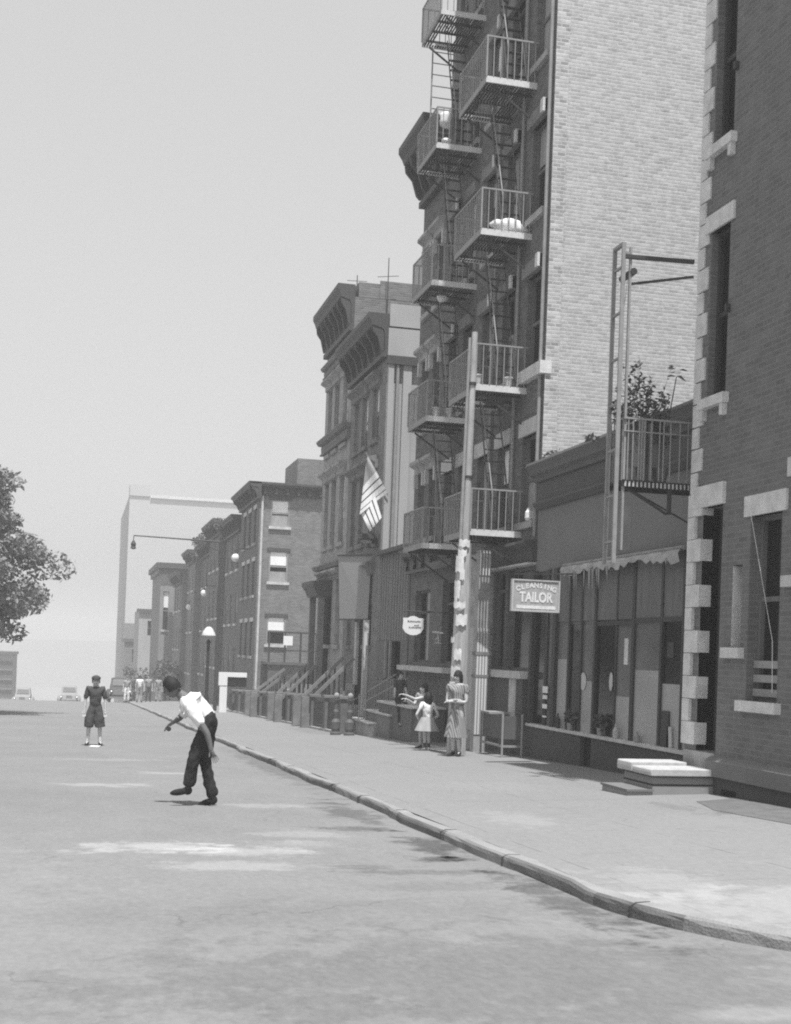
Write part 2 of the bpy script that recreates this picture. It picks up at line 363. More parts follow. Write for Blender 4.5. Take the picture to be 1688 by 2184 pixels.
# sea of distance: river and far shore
mb = MB(); mb.add([(-1500, 320, -27), (1500, 320, -27), (1500, 1500, -27), (-1500, 1500, -27)], [(0, 1, 2, 3)])
tag(mb.build('water', mat('river_water', 0.28, rough=0.35, var=0.1, scale=0.01, fine=0.0)), kind='structure')
rows = []
for k in range(3):
    rows.append([(x, 760 + 60 * k, (-28 if k == 0 else (0.5 + 5 * noise.noise(Vector((x / 260.0, k, 0))) + 2 * noise.noise(Vector((x / 60.0, 3, 0)))) * (1 if k == 1 else 1.15))) for x in range(-1400, 1401, 40)])
grid(rows, 'hills', mat('far_shore', 0.20, var=0.2, scale=0.02))

# ------------------------------------------------------------------ architecture helpers
def face_map(kind, plane):
    # (s, d, z): along the wall, outward distance, height -> world
    if kind == 'x': return lambda s, d, z: (plane - d, s, z)
    return lambda s, d, z: (s, plane - d, z)
def fbox(mb, fm, s0, s1, d0, d1, z0, z1):
    a = fm(s0, d0, z0); b = fm(s1, d1, z1); mb.box(a[0], b[0], a[1], b[1], a[2], b[2])
def panel(mb, fm, s0, s1, z0, z1, holes, depth=0.18):
    S = sorted(set([s0, s1] + [min(max(h[k], s0), s1) for h in holes for k in (0, 1)]))
    Zs = sorted(set([z0, z1] + [min(max(h[k], z0), z1) for h in holes for k in (2, 3)]))
    for i in range(len(S) - 1):
        for j in range(len(Zs) - 1):
            cs, cz = (S[i] + S[i + 1]) / 2, (Zs[j] + Zs[j + 1]) / 2
            if any(h[0] < cs < h[1] and h[2] < cz < h[3] for h in holes): continue
            mb.add([fm(S[i], 0, Zs[j]), fm(S[i + 1], 0, Zs[j]), fm(S[i + 1], 0, Zs[j + 1]), fm(S[i], 0, Zs[j + 1])], [(0, 1, 2, 3)])
    for h in holes:
        a, b, c, d = h[:4]; q = -depth
        for p in (((a, c), (a, d)), ((b, d), (b, c)), ((a, d), (b, d)), ((b, c), (a, c))):
            (sa, za), (sb, zb) = p
            mb.add([fm(sa, 0, za), fm(sb, 0, zb), fm(sb, q, zb), fm(sa, q, za)], [(0, 1, 2, 3)])
def shell(parent, X0, X1, Y0, Y1, zb, zt, mfront, mnear, hx=(), hy=(), depth=0.18, roof=True):
    mb = MB(); panel(mb, face_map('x', X0), Y0, Y1, zb, zt, hx, depth); mb.m = 1
    panel(mb, face_map('y', Y0), X0, X1, zb, zt, hy, depth)
    mb.m = 0; mb.add([(X0, Y1, zb), (X1, Y1, zb), (X1, Y1, zt), (X0, Y1, zt)], [(3, 2, 1, 0)])
    mb.add([(X1, Y0, zb), (X1, Y1, zb), (X1, Y1, zt), (X1, Y0, zt)], [(0, 1, 2, 3)])
    w_ = mb.build('wall', [mfront, mnear], parent)
    if roof:
        r = MB(); r.box(X0 + 0.02, X1 - 0.02, Y0 + 0.02, Y1 - 0.02, zt - 0.2, zt + 0.02); r.build('roof', TAR, parent)
    return w_
def window(parent, kind, plane, a, b, z0, z1, fm_mat=WOOD_M, blind=0.0, bmat=BLIND, lint=None, lmat=LIME_D, sill=True, smat=LIME_D, rec=0.13, lint_h=0.2, glass=GLASS, sash=0.5, lproud=0.035, curtain=0.0):
    fm = face_map(kind, plane)
    f = MB(); t = 0.055
    fbox(f, fm, a, a + t, -rec - 0.05, -rec + 0.03, z0, z1); fbox(f, fm, b - t, b, -rec - 0.05, -rec + 0.03, z0, z1)
    fbox(f, fm, a + t, b - t, -rec - 0.05, -rec + 0.03, z1 - t, z1); fbox(f, fm, a + t, b - t, -rec - 0.05, -rec + 0.03, z0, z0 + t)
    if sash: zm = z0 + (z1 - z0) * sash; fbox(f, fm, a + t, b - t, -rec - 0.04, -rec + 0.02, zm - 0.03, zm + 0.03)
    w_ = f.build('window', fm_mat, parent)
    g = MB(); g.add([fm(a, -rec - 0.03, z0), fm(b, -rec - 0.03, z0), fm(b, -rec - 0.03, z1), fm(a, -rec - 0.03, z1)], [(0, 1, 2, 3)]); g.build('pane', glass, w_)
    if blind:
        g = MB(); fbox(g, fm, a + t + .01, b - t - .01, -rec - 0.022, -rec - 0.012, z1 - t - (z1 - z0) * blind, z1 - t); g.build('blind', bmat, w_)
    if curtain:
        g = MB(); fbox(g, fm, a + t + .01, b - t - .01, -rec - 0.021, -rec - 0.013, z0 + t, z0 + t + (z1 - z0) * curtain); g.build('curtain', CURT, w_)
    if sill:
        g = MB(); fbox(g, fm, a - 0.10, b + 0.10, -rec, 0.09, z0 - 0.13, z0); g.build('sill', smat, w_)
    if lint:
        g = MB(); fbox(g, fm, a - 0.12, b + 0.12, -0.1, lproud, z1, z1 + lint_h); g.build('lintel', lmat, w_)
    return w_
def cornice(parent, X0, Y0, Y1, zt, out=0.65, h=0.9, m=CORN, brackets=0.7, bw_=0.09, name='cornice', prof=None, ret=0.0):
    prof = prof or [(0, 0), (out, 0), (out, -0.10 * h), (out * 0.86, -0.2 * h), (out * 0.80, -0.28 * h), (out * 0.30, -0.34 * h), (0.12, -0.42 * h), (0.10, -0.86 * h), (0.16, -0.9 * h), (0.16, -h), (0, -h)]
    mb = MB(); mb.prism([(X0 - d, Y0, zt + z) for d, z in prof], (0, Y1 - Y0, 0))
    c = mb.build(name, m, parent)
    if brackets:
        n = max(2, int((Y1 - Y0) / brackets) + 1)
        b = MB()
        for i in range(n):
            y = Y0 + bw_ / 2 + 0.02 + (Y1 - Y0 - bw_ - 0.04) * i / (n - 1)
            b.prism([(X0 - d, y - bw_ / 2, zt + z) for d, z in ((0.125, -0.30 * h), (out * 0.78, -0.30 * h), (out * 0.74, -0.42 * h), (out * 0.5, -0.55 * h), (out * 0.34, -0.80 * h), (0.17, -0.86 * h), (0.125, -0.86 * h))], (0, bw_, 0))
        b.build('bracket', m, c)
    return c

# ------------------------------------------------------------------ corner building (right edge)
XB = 7.90
rb = thing('brick_building', 'dark painted brick corner building with white stone quoins at the right edge', 'building', (XB, 13.5, gz(13.5)))
YF, YN = 15.75, 11.4
H_door = (14.90, 15.42, -1.12, 2.05); H_n = (14.36, 14.60, 0.22, 1.25); H_2 = (13.47, 14.19, -0.42, 1.82)
H_3 = (12.15, 13.22, 1.05, 2.20); H_u2 = (14.95, 15.45, 3.47, 5.68); H_u3 = (14.95, 15.47, 6.80, 9.1); H_e = (12.1, 12.9, 3.47, 5.68); H_g = (12.1, 12.9, 6.8, 9.1)
shell(rb, XB, 20, YN, YF, -1.25, 13.2, BR_RB, BR_RB, hx=[H_door, H_n, H_2, H_3, H_u2, H_u3, H_e, H_g], depth=0.24)
cornice(rb, XB, YN, YF, 14.0, 0.6, 0.9)
# lower courses, water table
mb = MB(); mb.box(XB - 0.05, 19.9, YN - 0.05, 14.88, -1.95, -1.36); mb.build('base_course', mat('base_stone', 0.075, var=0.25, scale=3), rb)
mb = MB(); mb.prism([(XB - 0.0, YN - 0.1, -1.15), (XB - 0.06, YN - 0.1, -1.17), (XB - 0.11, YN - 0.1, -1.21), (XB - 0.11, YN - 0.1, -1.40), (XB - 0.0, YN - 0.1, -1.40)], (0, 14.96 - YN + 0.1, 0))
mb.build('water_table', mat('water_table_stone', 0.17, var=0.2), rb)
mb = MB(); mb.box(XB - 0.052, XB, 14.25, 14.62, -1.66, -1.54); mb.build('vent', BLACK, rb)
mb = MB(); mb.box(XB - 0.02, XB, 14.9, YF - 0.005, -1.95, -1.13); mb.build('threshold', BROWNST_L, rb)
# quoins: long and short blocks, wrapping into the doorway below
q = MB(); z = -1.05; i = 0
rr = random.Random(3)
while z < 13.0:
    L_ = 0.25 if i % 2 == 0 else 0.14
    low = z < 2.0; pr = 0.045 if low else 0.022
    if low:
        ln = 0.31 if i % 2 == 0 else 0.14
        q.box(XB - pr, XB + (0.10 if i % 2 == 0 else 0.0), YF - 0.33 if i % 2 == 0 else YF - 0.16, YF + 0.035, z, z + 0.292)
        if i % 2 == 0: q.box(XB - pr + 0.002, XB + 0.13, YF - 0.345, YF - 0.328, z + 0.004, z + 0.288)
    else:
        q.box(XB - pr, XB + 0.15, YF - L_, YF + 0.04, z + (0.0 if i % 2 == 0 else 0.012), z + (0.292 if i % 2 == 0 else 0.28))
    z += 0.30; i += 1
q.build('quoin', LIME, rb)
# doorway
mb = MB(); mb.box(XB + 0.24, XB + 0.28, 14.85, 15.5, -1.13, 2.1); mb.build('door', WOOD_D, rb)
mb = MB(); mb.box(XB, XB + 0.24, 15.42, 15.43, -1.12, 2.04); mb.build('door_jamb', BR_JAMB, rb)
mb = MB(); mb.box(XB - 0.05, XB + 0.1, 14.84, 15.70, 2.05, 2.33); mb.build('lintel', LIME, rb)
window(rb, 'x', XB, 14.36, 14.60, 0.22, 1.25, lint=None, smat=LIME, sash=0, rec=0.17)
mb = MB(); mb.box(XB + 0.005, XB + 0.16, 14.592, 14.60, 0.23, 1.24); mb.build('window_reveal', LIME, rb)
w2 = window(rb, 'x', XB, 13.47, 14.19, -0.42, 1.82, lint=True, lmat=LIME, smat=LIME, lint_h=0.25, rec=0.17, sash=0.55)
mb = MB()
for k in range(3): mb.box(XB + 0.09, XB + 0.11, 13.48, 14.18, -0.36 + k * 0.17, -0.27 + k * 0.17)
mb.build('window_guard', IRON, w2)
window(rb, 'x', XB, 12.15, 13.22, 1.05, 2.20, lint=True, lmat=LIME_D, smat=LIME_D, fm_mat=WOOD_L, lint_h=0.22)
window(rb, 'x', XB, 14.95, 15.45, 3.47, 5.68, lint=True, lmat=LIME, smat=LIME, fm_mat=WOOD_D, lint_h=0.23)
window(rb, 'x', XB, 14.95, 15.47, 6.80, 9.10, lint=True, lmat=LIME, smat=LIME, fm_mat=WOOD_D, lint_h=0.23)
window(rb, 'x', XB, 12.1, 12.9, 3.47, 5.68, lint=True, lmat=LIME, smat=LIME, fm_mat=WOOD_D)
window(rb, 'x', XB, 12.1, 12.9, 6.80, 9.10, lint=True, lmat=LIME, smat=LIME, fm_mat=WOOD_D)
mb = MB()
for (yy, zz) in ((15.47, 3.26), (14.93, 3.26), (15.49, 6.59), (14.93, 6.59)): mb.box(XB - 0.07, XB, yy - 0.04, yy + 0.04, zz - 0.07, zz + 0.08)
mb.build('sill_corbel', LIME, rb)
mb = MB()
for (yy, zz, hh) in ((14.88, 7.6, 1.5), (14.90, 4.5, 0.9)): mb.box(XB - 0.06, XB - 0.002, yy - 0.02, yy + 0.03, zz, zz + 0.10)
mb.build('shutter_hinge', IRON_D, rb)
tag(MB().cyl((XB - 0.07, 14.1, 1.9), (XB - 0.06, 13.5, 0.3), 0.0035, n=5).cyl((XB - 0.06, 13.5, 0.3), (XB - 0.06, 13.47, -0.3), 0.005, n=5).build('wire', IRON_L), 'thin pale wire hanging slack across the tall ground floor window', 'wire')

# entrance steps of the corner building
st = thing('entrance_steps', 'stone entrance steps with white painted slabs before the corner doorway', 'steps', (7.4, 15.2, sw(7.4, 15.2)))
STEP = mat('step_stone', 0.26, var=0.15); STEPD = mat('dark_step_stone', 0.03, var=0.2)
WST = mat('whitened_stone', 0.46, var=0.25, scale=7, fine=0.25)
MB().box(7.02, 7.88, 14.83, 15.72, -1.85, -1.535).build('lower_block', STEP, st)
MB().box(7.03, 7.88, 14.84, 15.71, -1.515, -1.41).build('upper_block', STEP, st)
MB().box(7.025, 7.88, 14.835, 15.715, -1.535, -1.515).box(7.005, 7.88, 14.80, 15.73, -1.425, -1.41).build('dark_joint', STEPD, st)
def slab(x0, x1, y0, y1, z0, h, nm):
    p = [(x0 + 0.012, y0, z0), (x1, y0, z0), (x1, y0, z0 + h), (x0 + 0.02, y0, z0 + h), (x0 + 0.004, y0, z0 + h - 0.012), (x0, y0, z0 + h * 0.5), (x0 + 0.004, y0, z0 + 0.012)]
    o = MB().prism(p, (0, y1 - y0, 0)).build(nm, WST, st); b_ = o.modifiers.new('b', 'BEVEL'); b_.width = 0.016; b_.segments = 3
slab(6.97, 7.88, 14.78, 15.34, -1.41, 0.088, 'slab'); slab(6.96, 7.74, 15.345, 15.80, -1.405, 0.125, 'slab')
MB().box(6.68, 7.02, 14.82, 15.60, -1.85, -1.605).build('bottom_step', STEP, st)
MB().box(6.665, 7.02, 14.80, 15.63, -1.605, -1.578).build('tread', mat('tread_stone', 0.17, var=0.12), st)
# cellar hatch, a flat iron sheet that follows the pavement
hp = [(7.15, 13.9), (7.80, 14.2), (7.80, 11.2), (6.95, 11.2), (6.85, 12.9)]
tag(MB().add([(x, y, sw(x, y) + 0.006) for x, y in hp] + [(x, y, sw(x, y) - 0.03) for x, y in hp], [(4, 3, 2, 1, 0)] + [(i, (i + 1) % 5, 5 + (i + 1) % 5, 5 + i) for i in range(5)]).build('cellar_hatch', mat('rusty_hatch', 0.135, var=0.3, scale=6, fine=0.3)), 'flat rusty cellar hatch let into the pavement by the corner building', 'hatch')

# ------------------------------------------------------------------ low tailor shop
XS = 8.30; Y0, Y1 = 15.80, 22.83
sh = thing('shop_building', 'low grey stuccoed shop with heavy dark cornice and tall shop windows', 'shop', (XS, 19.3, gz(19.3)))
mb = MB(); fm = face_map('x', XS)
panel(mb, fm, Y0, Y1, 1.62, 3.5, [], 0); mb.box(XS + 0.001, 17, Y0 + 0.01, Y1 - 0.01, -2.2, 3.3)
mb.m = 0
shw = mb.build('wall', STUCCO, sh)
mb = MB(); mb.prism([(XS - d, Y0 + 0.02, 3.62 + z) for d, z in ((-0.3, 0.0), (0.26, 0), (0.28, -0.05), (0.22, -0.14), (0.20, -0.22), (0.12, -0.27), (0.10, -0.34), (0, -0.34))], (0, Y1 - Y0 - 0.0, 0)); mb.build('cornice', CORN_M, sh)
mb = MB(); mb.box(XS - 0.05, XS + 0.05, Y0 + 0.03, Y1 - 0.02, 2.90, 3.28); mb.build('frieze', CORN, sh)
mb = MB(); mb.prism([(XS - d, Y0 + 0.03, 2.90 + z) for d, z in ((0, 0), (0.12, 0), (0.13, -0.04), (0.05, -0.13), (0, -0.14))], (0, Y1 - Y0 - 0.05, 0)); mb.build('moulding', CORN, sh)
# patched light rectangle in the stucco
MB().box(XS - 0.004, XS, 18.6, 19.3, 1.7, 2.45).build('stucco_patch', mat('pale_patch', 0.20, var=0.3), sh)
# storefront: posts, panels of glass, transom
mb = MB()
for y, w_, d in ((Y0 + 0.06, 0.10, 0.06), (16.63, 0.05, 0.05), (17.32, 0.07, 0.05), (18.30, 0.10, 0.05), (18.95, 0.05, 0.04), (19.78, 0.08, 0.06), (20.40, 0.07, 0.05), (20.95, 0.07, 0.05), (21.60, 0.16, 0.08), (22.05, 0.12, 0.05), (22.75, 0.12, 0.10)):
    mb.box(XS - d, XS + 0.02, y - w_ / 2, y + w_ / 2, -1.24, 1.62)
for (a, b, z) in ((Y0, 18.3, 0.63), (18.3, 19.78, 0.60)): mb.box(XS - 0.045, XS + 0.01, a, b, z - 0.035, z + 0.035)
mb.build('shop_front_frame', WOOD_D, sh)
ys = [Y0, 16.63, 17.32, 18.30, 18.95, 19.78, 20.40, 20.95, 21.60]
for k in range(8):
    g = MB(); g.add([(XS - 0.012, ys[k] + 0.02, -1.22), (XS - 0.012, ys[k + 1] - 0.02, -1.22), (XS - 0.012, ys[k + 1] - 0.02, 0.60), (XS - 0.012, ys[k] + 0.02, 0.60)], [(0, 1, 2, 3)])
    g.build('pane', (SHOPG, GLASS, SHOPG, SHOPG, GLASS, SHOPG, GLASS, SHOPG)[k], sh)
    g = MB(); g.box(XS - 0.03, XS - 0.002, ys[k] + 0.03, ys[k + 1] - 0.03, 0.66, 1.60); g.build('transom_panel', WOOD_M if k % 3 else CORN_M, sh)
MB().box(XS - 0.012, XS - 0.004, 21.68, 21.99, -1.2, 1.6).build('door_panel', WOOD_M, sh)
MB().box(XS - 0.014, XS - 0.004, 22.11, 22.69, -1.2, 1.6).build('door_glass', GLASS, sh)
mb = MB(); mb.box(XS - 0.10, XS - 0.0, 15.82, 19.68, -2.0, -1.26); mb.box(XS - 0.10, XS, 20.15, 22.8, -2.1, -1.26); mb.build('bulkhead', mat('bulkhead_paint', 0.075, var=0.25, scale=4), sh)
MB().box(XS - 0.13, XS + 0.02, 15.82, 22.8, -1.26, -1.21).build('shop_sill', LIME_D, sh)
MB().box(XS - 0.02, XS + 0.0, 19.66, 20.17, -2.1, -1.27).build('cellar_opening', BLACK, sh)
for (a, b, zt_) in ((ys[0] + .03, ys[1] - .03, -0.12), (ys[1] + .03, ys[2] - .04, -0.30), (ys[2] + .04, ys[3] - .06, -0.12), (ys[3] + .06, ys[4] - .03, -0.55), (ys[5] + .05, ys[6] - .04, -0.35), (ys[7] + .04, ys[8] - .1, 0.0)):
    MB().box(XS - 0.017, XS - 0.013, a, b, -1.21, zt_).build('painted_reflection', mat('street_reflection_tone', 0.36, rough=0.3, var=0.25, scale=1.5, fine=0.06), sh)  # pale colour on the lower panes stands in for the reflected street
# things standing in the shop window
for (yy, hh, ww, mm, nm, lb) in ((17.1, 0.52, 0.30, WOOD_D, 'display_card', 'dark upright display card leaning in the shop window'), (16.95, 0.30, 0.18, LIME_D, 'display_card', 'small pale display card beside the dark one in the shop window')):
    tag(MB().prism([(XS - 0.05, yy - ww / 2, -1.21), (XS - 0.05, yy + ww / 2, -1.21), (XS - 0.05, yy + ww * 0.35, -1.21 + hh), (XS - 0.05, yy - ww * 0.35, -1.21 + hh)], (0.02, 0, 0)).build(nm, mm), lb, 'card')
tag(MB().box(XS - 0.022, XS - 0.014, 18.52, 18.66, -0.05, 0.36).build('paper_notice', LIME), 'narrow white paper notice stuck high on the shop glass', 'notice')
tag(MB().box(XS - 0.022, XS - 0.014, 16.95, 17.15, 0.08, 0.30).build('dark_notice', WOOD_D), 'small dark square notice on the shop glass beneath the torn awning', 'notice')
tag(MB().box(XS - 0.075, XS - 0.062, 21.83, 22.08, -0.62, -0.50).box(XS - 0.075, XS - 0.062, 21.85, 22.06, -0.73, -0.66).box(XS - 0.075, XS - 0.062, 21.84, 22.07, -0.90, -0.82).box(XS - 0.075, XS - 0.062, 21.86, 22.05, -1.06, -1.03).build('price_card', WHITE), 'white price cards in a column on the post left of the shop windows', 'notice')
# potted plants inside the window
def leaves(mb, c, rx, ry, rz, n, size, rnd, droop=0.0):
    for _ in range(n):
        while True:
            p = Vector((rnd.uniform(-1, 1), rnd.uniform(-1, 1), rnd.uniform(-1, 1)))
            if p.length <= 1: break
        p = Vector((c[0] + p.x * rx, c[1] + p.y * ry, c[2] + p.z * rz))
        a = Vector((rnd.gauss(0, 1), rnd.gauss(0, 1), rnd.gauss(0, 0.6) - droop)).normalized(); b = a.cross(Vector((rnd.gauss(0, 1), rnd.gauss(0, 1), rnd.gauss(0, 1)))).normalized()
        s_ = size * rnd.uniform(0.6, 1.4)
        mb.add([p - a * s_, p + b * s_ * 0.45, p + a * s_, p - b * s_ * 0.45], [(0, 1, 2, 3)])
LEAF = mat('leaf', 0.095, rough=0.6, var=0.5, scale=3)
LEAF_L = mat('pale_leaf', 0.16, rough=0.6, var=0.4, scale=3)
for (yy, lab) in ((19.35, 'bushy potted plant low in the shop window beneath the ladder rails'), (20.65, 'small potted plant in the shop window next to the post')):
    t = thing('potted_plant', lab, 'plant', (XS - 0.12, yy, -1.21), 'plants on the shop sill')
    MB().lathe((XS - 0.085, yy, -1.21), [(0.045, 0), (0.06, 0.12), (0.065, 0.13)], 10).build('pot', WOOD_L, t)
    mb = MB(); leaves(mb, (XS - 0.10, yy, -0.98), 0.06, 0.26, 0.14, 90, 0.05, random.Random(int(yy * 9))); mb.build('foliage', LEAF, t)
for (yy, zz, ry, rz, lb) in ((20.28, -0.36, 0.13, 0.15, 'round white paper disc stuck on the middle shop pane'), (19.12, -0.33, 0.07, 0.15, 'upright white oval paper on the shop pane above the potted plants')):
    tag(MB().prism([(XS - 0.03, yy + math.cos(t_) * ry, zz + math.sin(t_) * rz) for t_ in [i * math.pi / 8 for i in range(16)]], (0.006, 0, 0)).build('paper_notice', LIME_D), lb, 'notice')
for k, (yy, hh) in enumerate(((18.75, 0.22), (17.95, 0.16), (21.25, 0.26))):
    tag(MB().lathe((XS - 0.08, yy, -1.209), [(0.035, 0), (0.045, 0.02), (0.045, hh * 0.6), (0.018, hh * 0.8), (0.018, hh)], 10).build('glass_jar', (LIME_D, WOOD_L, IRON_D)[k]), ('pale glass jar on the shop sill near the ladder rails', 'short grey jar on the shop sill toward the quoins', 'tall dark bottle on the shop sill at the tailor sign end')[k], 'jar')
# torn awning rolled above the window
aw = thing('torn_awning', 'ragged white canvas awning rolled up above the shop windows', 'awning', (XS - 0.1, 18.6, 1.6))
mb = MB(); ra = random.Random(5); N = 44
pts = []
for k in range(N + 1):
    y = 16.55 + (21.1 - 16.55) * k / N
    dr = 0.05 + 0.02 * math.sin(k * 0.37) + ra.uniform(0, 0.075) + (0.05 * ra.random() if k < 9 else 0)
    pts.append(((XS - 0.02, y, 1.62), (XS - 0.17 - 0.02 * math.sin(k), y, 1.60), (XS - 0.20, y, 1.56 - ra.uniform(0, 0.02)), (XS - 0.19 + ra.uniform(-.02, .02), y, 1.56 - dr)))
for k in range(N + 1): mb.v += pts[k]
for k in range(N):
    for j in range(3): mb.f.append([k * 4 + j, k * 4 + j + 1, (k + 1) * 4 + j + 1, (k + 1) * 4 + j]); mb.mi.append(0)
mb.build('canvas', mat('ragged_canvas', 0.42, var=0.35, scale=5), aw)
mb = MB()
for k in range(20):
    y = (19.0 + ra.random() * 2.1) if k < 15 else 16.6 + ra.random() * 0.7
    l = ra.uniform(0.12, 0.42) if k < 15 else ra.uniform(0.08, 0.16)
    ww = ra.uniform(0.03, 0.10)
    mb.add([(XS - 0.19, y, 1.50), (XS - 0.19, y + ww, 1.50), (XS - 0.17, y + ww * 0.6 + ra.uniform(-.05, .05), 1.50 - l)], [(0, 1, 2)])
mb.build('tatters', mat('tattered_canvas', 0.30, var=0.3), aw)
MB().cyl((XS - 0.1, 16.5, 1.63), (XS - 0.1, 21.15, 1.63), 0.035).build('roller', WOOD_L, aw)

# lettering helper: letters are flat curves turned to mesh, standing on a plane facing the camera (-Y)
def text(parent, body, cx, cz, y, size, m, sx=1.0, name='lettering', rotz=0.0, ex=0.003, arc=0.0):
    outs = MB()
    n_ = len(body)
    chars = [body] if not arc else list(body)
    tot = 0
    for i, ch in enumerate(chars):
        if ch == ' ': continue
        cu = bpy.data.curves.new('t', 'FONT'); cu.body = ch; cu.size = size; cu.align_x = 'CENTER'; cu.align_y = 'CENTER'; cu.extrude = ex; cu.offset = size * 0.03
        ob = bpy.data.objects.new('t', cu); COL.objects.link(ob); bpy.context.view_layer.update()
        me = bpy.data.meshes.new_from_object(ob.evaluated_get(bpy.context.evaluated_depsgraph_get()))
        u_ = (i - (n_ - 1) / 2) / max(1, n_ - 1) * 2 if arc else 0
        ox = u_ * arc if arc else 0; oz = -(u_ * u_) * size * 0.55 if arc else 0; an = -u_ * 0.25 if arc else 0
        vs = []
        for v in me.vertices:
            x, z_ = v.co.x * math.cos(an) - v.co.y * math.sin(an), v.co.x * math.sin(an) + v.co.y * math.cos(an)
            vs.append((cx + ox + x * sx, y - v.co.z, cz + oz + z_))
        outs.add(vs, [tuple(p.vertices) for p in me.polygons])
        bpy.data.objects.remove(ob); bpy.data.meshes.remove(me)
    return outs.build(name, m, parent)

K_ = 20.5 / 22.4
ts = thing('tailor_sign', 'weathered hanging tailor sign board projecting over the pavement', 'sign', (7.45, 20.5, 0.78))
YSG = 20.5
MB().box(7.69 * K_, 8.61 * K_, YSG, YSG + 0.04, 0.86 * K_, 1.42 * K_).build('board', mat('sign_grey', 0.40, var=0.3, scale=9), ts)
mb = MB()
mb.box(7.68 * K_, 7.715 * K_, YSG - 0.02, YSG + 0.06, 0.85 * K_, 1.44 * K_); mb.box(8.585 * K_, 8.615 * K_, YSG - 0.02, YSG + 0.06, 0.85 * K_, 1.44 * K_); mb.box(7.716 * K_, 8.584 * K_, YSG - 0.015, YSG + 0.055, 1.415 * K_, 1.44 * K_); mb.box(7.716 * K_, 8.584 * K_, YSG - 0.015, YSG + 0.055, 0.85 * K_, 0.875 * K_)
mb.build('frame', mat('sign_frame', 0.50, var=0.2), ts)
SL_ = mat('sign_letters', 0.78, var=0.35, scale=14)
text(ts, 'TAILOR', 8.155 * K_, 1.11 * K_, YSG - 0.003, 0.25 * K_, SL_, sx=0.74)
text(ts, 'CLEANSING', 8.155 * K_, 1.335 * K_, YSG - 0.003, 0.125 * K_, SL_, arc=0.35 * K_, sx=0.95, name='lettering_arch')
MB().box(7.78 * K_, 8.54 * K_, YSG - 0.005, YSG - 0.001, 0.905 * K_, 0.965 * K_).build('worn_stripe', SL_, ts)
MB().beam((7.08, YSG + .02, 1.40), (8.30, YSG + .02, 1.46), 0.025).beam((7.15, YSG + .02, 1.32), (7.15, YSG + .02, 1.41), 0.015).beam((7.78, YSG + .02, 1.32), (7.78, YSG + .02, 1.44), 0.015).build('hanger', IRON_D, ts)

# ------------------------------------------------------------------ tenement with the fire escapes
XT = 8.35; TY0, TY1 = 22.85, 30.0
te = thing('tenement', 'tall brick tenement with two columns of fire escapes and pale bare side wall', 'building', (XT, 26.4, gz(26.4)))
cols = [(23.22, 24.02), (24.80, 25.55), (26.20, 26.95), (27.70, 28.40), (28.95, 29.6)]
floors = [(2.62, 4.32, 4.60), (5.62, 7.45, 7.72), (8.62, 10.42, 10.70), (11.65, 13.42, 13.7), (14.7, 16.4, 16.7)]
hx = [(a, b, f[0], f[1]) for f in floors for (a, b) in cols]
hx += [(23.02, 24.6, -0.25, 1.75), (24.75, 25.45, -0.25, 1.75), (26.75, 27.15, -1.6, 1.5), (28.35, 29.35, -0.2, 1.75)]
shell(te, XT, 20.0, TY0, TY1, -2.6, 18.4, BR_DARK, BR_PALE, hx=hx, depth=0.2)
# toothed brick return along the near corner
MB().box(XT - 0.012, XT + 0.26, TY0 - 0.012, TY0 + 0.0, 3.2, 18.3).build('corner_bricks', BR_TOOTH, te)
cornice(te, XT, TY0, TY1, 18.9, 0.7, 1.0)
rb_ = random.Random(11)
for fi, (z0, z1, zl) in enumerate(floors):
    for ci, (a, b) in enumerate(cols):
        bl = rb_.choice((0, 0.3, 0.5, 0.0, 0.4)); ct = rb_.choice((0, 0, 0.45, 0.9))
        first = fi == 0
        window(te, 'x', XT, a, b, z0, z1, fm_mat=WOOD_M, blind=bl, bmat=rb_.choice((BLIND, CURT, CURT)), curtain=ct * 0.6, lint=True, lint_h=0.30 if first else 0.26,
               lmat=LIME_D if first else BROWNST, smat=BROWNST_L, lproud=0.05 if first else 0.10)
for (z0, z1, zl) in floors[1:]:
    for ci, y in ((0, 23.10), (1, 24.68), (2, 26.08), (4, 28.83)): MB().box(XT - 0.15, XT, y, y + 0.11 if ci else y + 0.14, z1 + 0.01, z1 + 0.27).build('sunlit_lintel_end', LIME, te)  # white end blocks: sunlight on the lintel ends put into colour
# belt sill block at the third floor near corner
MB().box(XT - 0.13, XT + 0.1, TY0 - 0.05, 24.1, 5.36, 5.60).build('belt_block', LIME, te)
# pipes down the facade
for yy in (22.98, 24.45, 25.95): MB().cyl((XT - 0.06, yy, 2.3), (XT - 0.06, yy, 18.0), 0.035, n=8).build('downpipe', IRON, te)
# ground floor shop fronts
sf = MB(); sf.prism([(XT - d, TY0 + 0.0, 2.23 + z) for d, z in ((0, 0), (0.30, -0.02), (0.32, -0.08), (0.16, -0.16), (0.12, -0.40), (0, -0.42))], (0, 3.55, 0)); sf.build('shop_cornice', CORN, te)
MB().box(XT - 0.20, XT, TY0, 26.3, 1.76, 1.80).build('shop_moulding', LIME_D, te)
MB().box(XT - 0.22, XT, 28.0, 33.0 - 3.02, 2.02, 2.20).build('shop_cornice', CORN_M, te)
window(te, 'x', XT, 23.02, 24.6, -0.25, 1.75, fm_mat=WOOD_M, sill=False, sash=0.72)
window(te, 'x', XT, 24.75, 25.45, -0.25, 1.75, fm_mat=WOOD_M, sill=False, sash=0.8)
window(te, 'x', XT, 28.35, 29.35, -0.2, 1.75, fm_mat=WOOD_M, sill=False, sash=0.72)
MB().box(XT + 0.15, XT + 0.19, 26.75, 27.15, -1.6, 1.5).build('shop_door', WOOD_D, te)
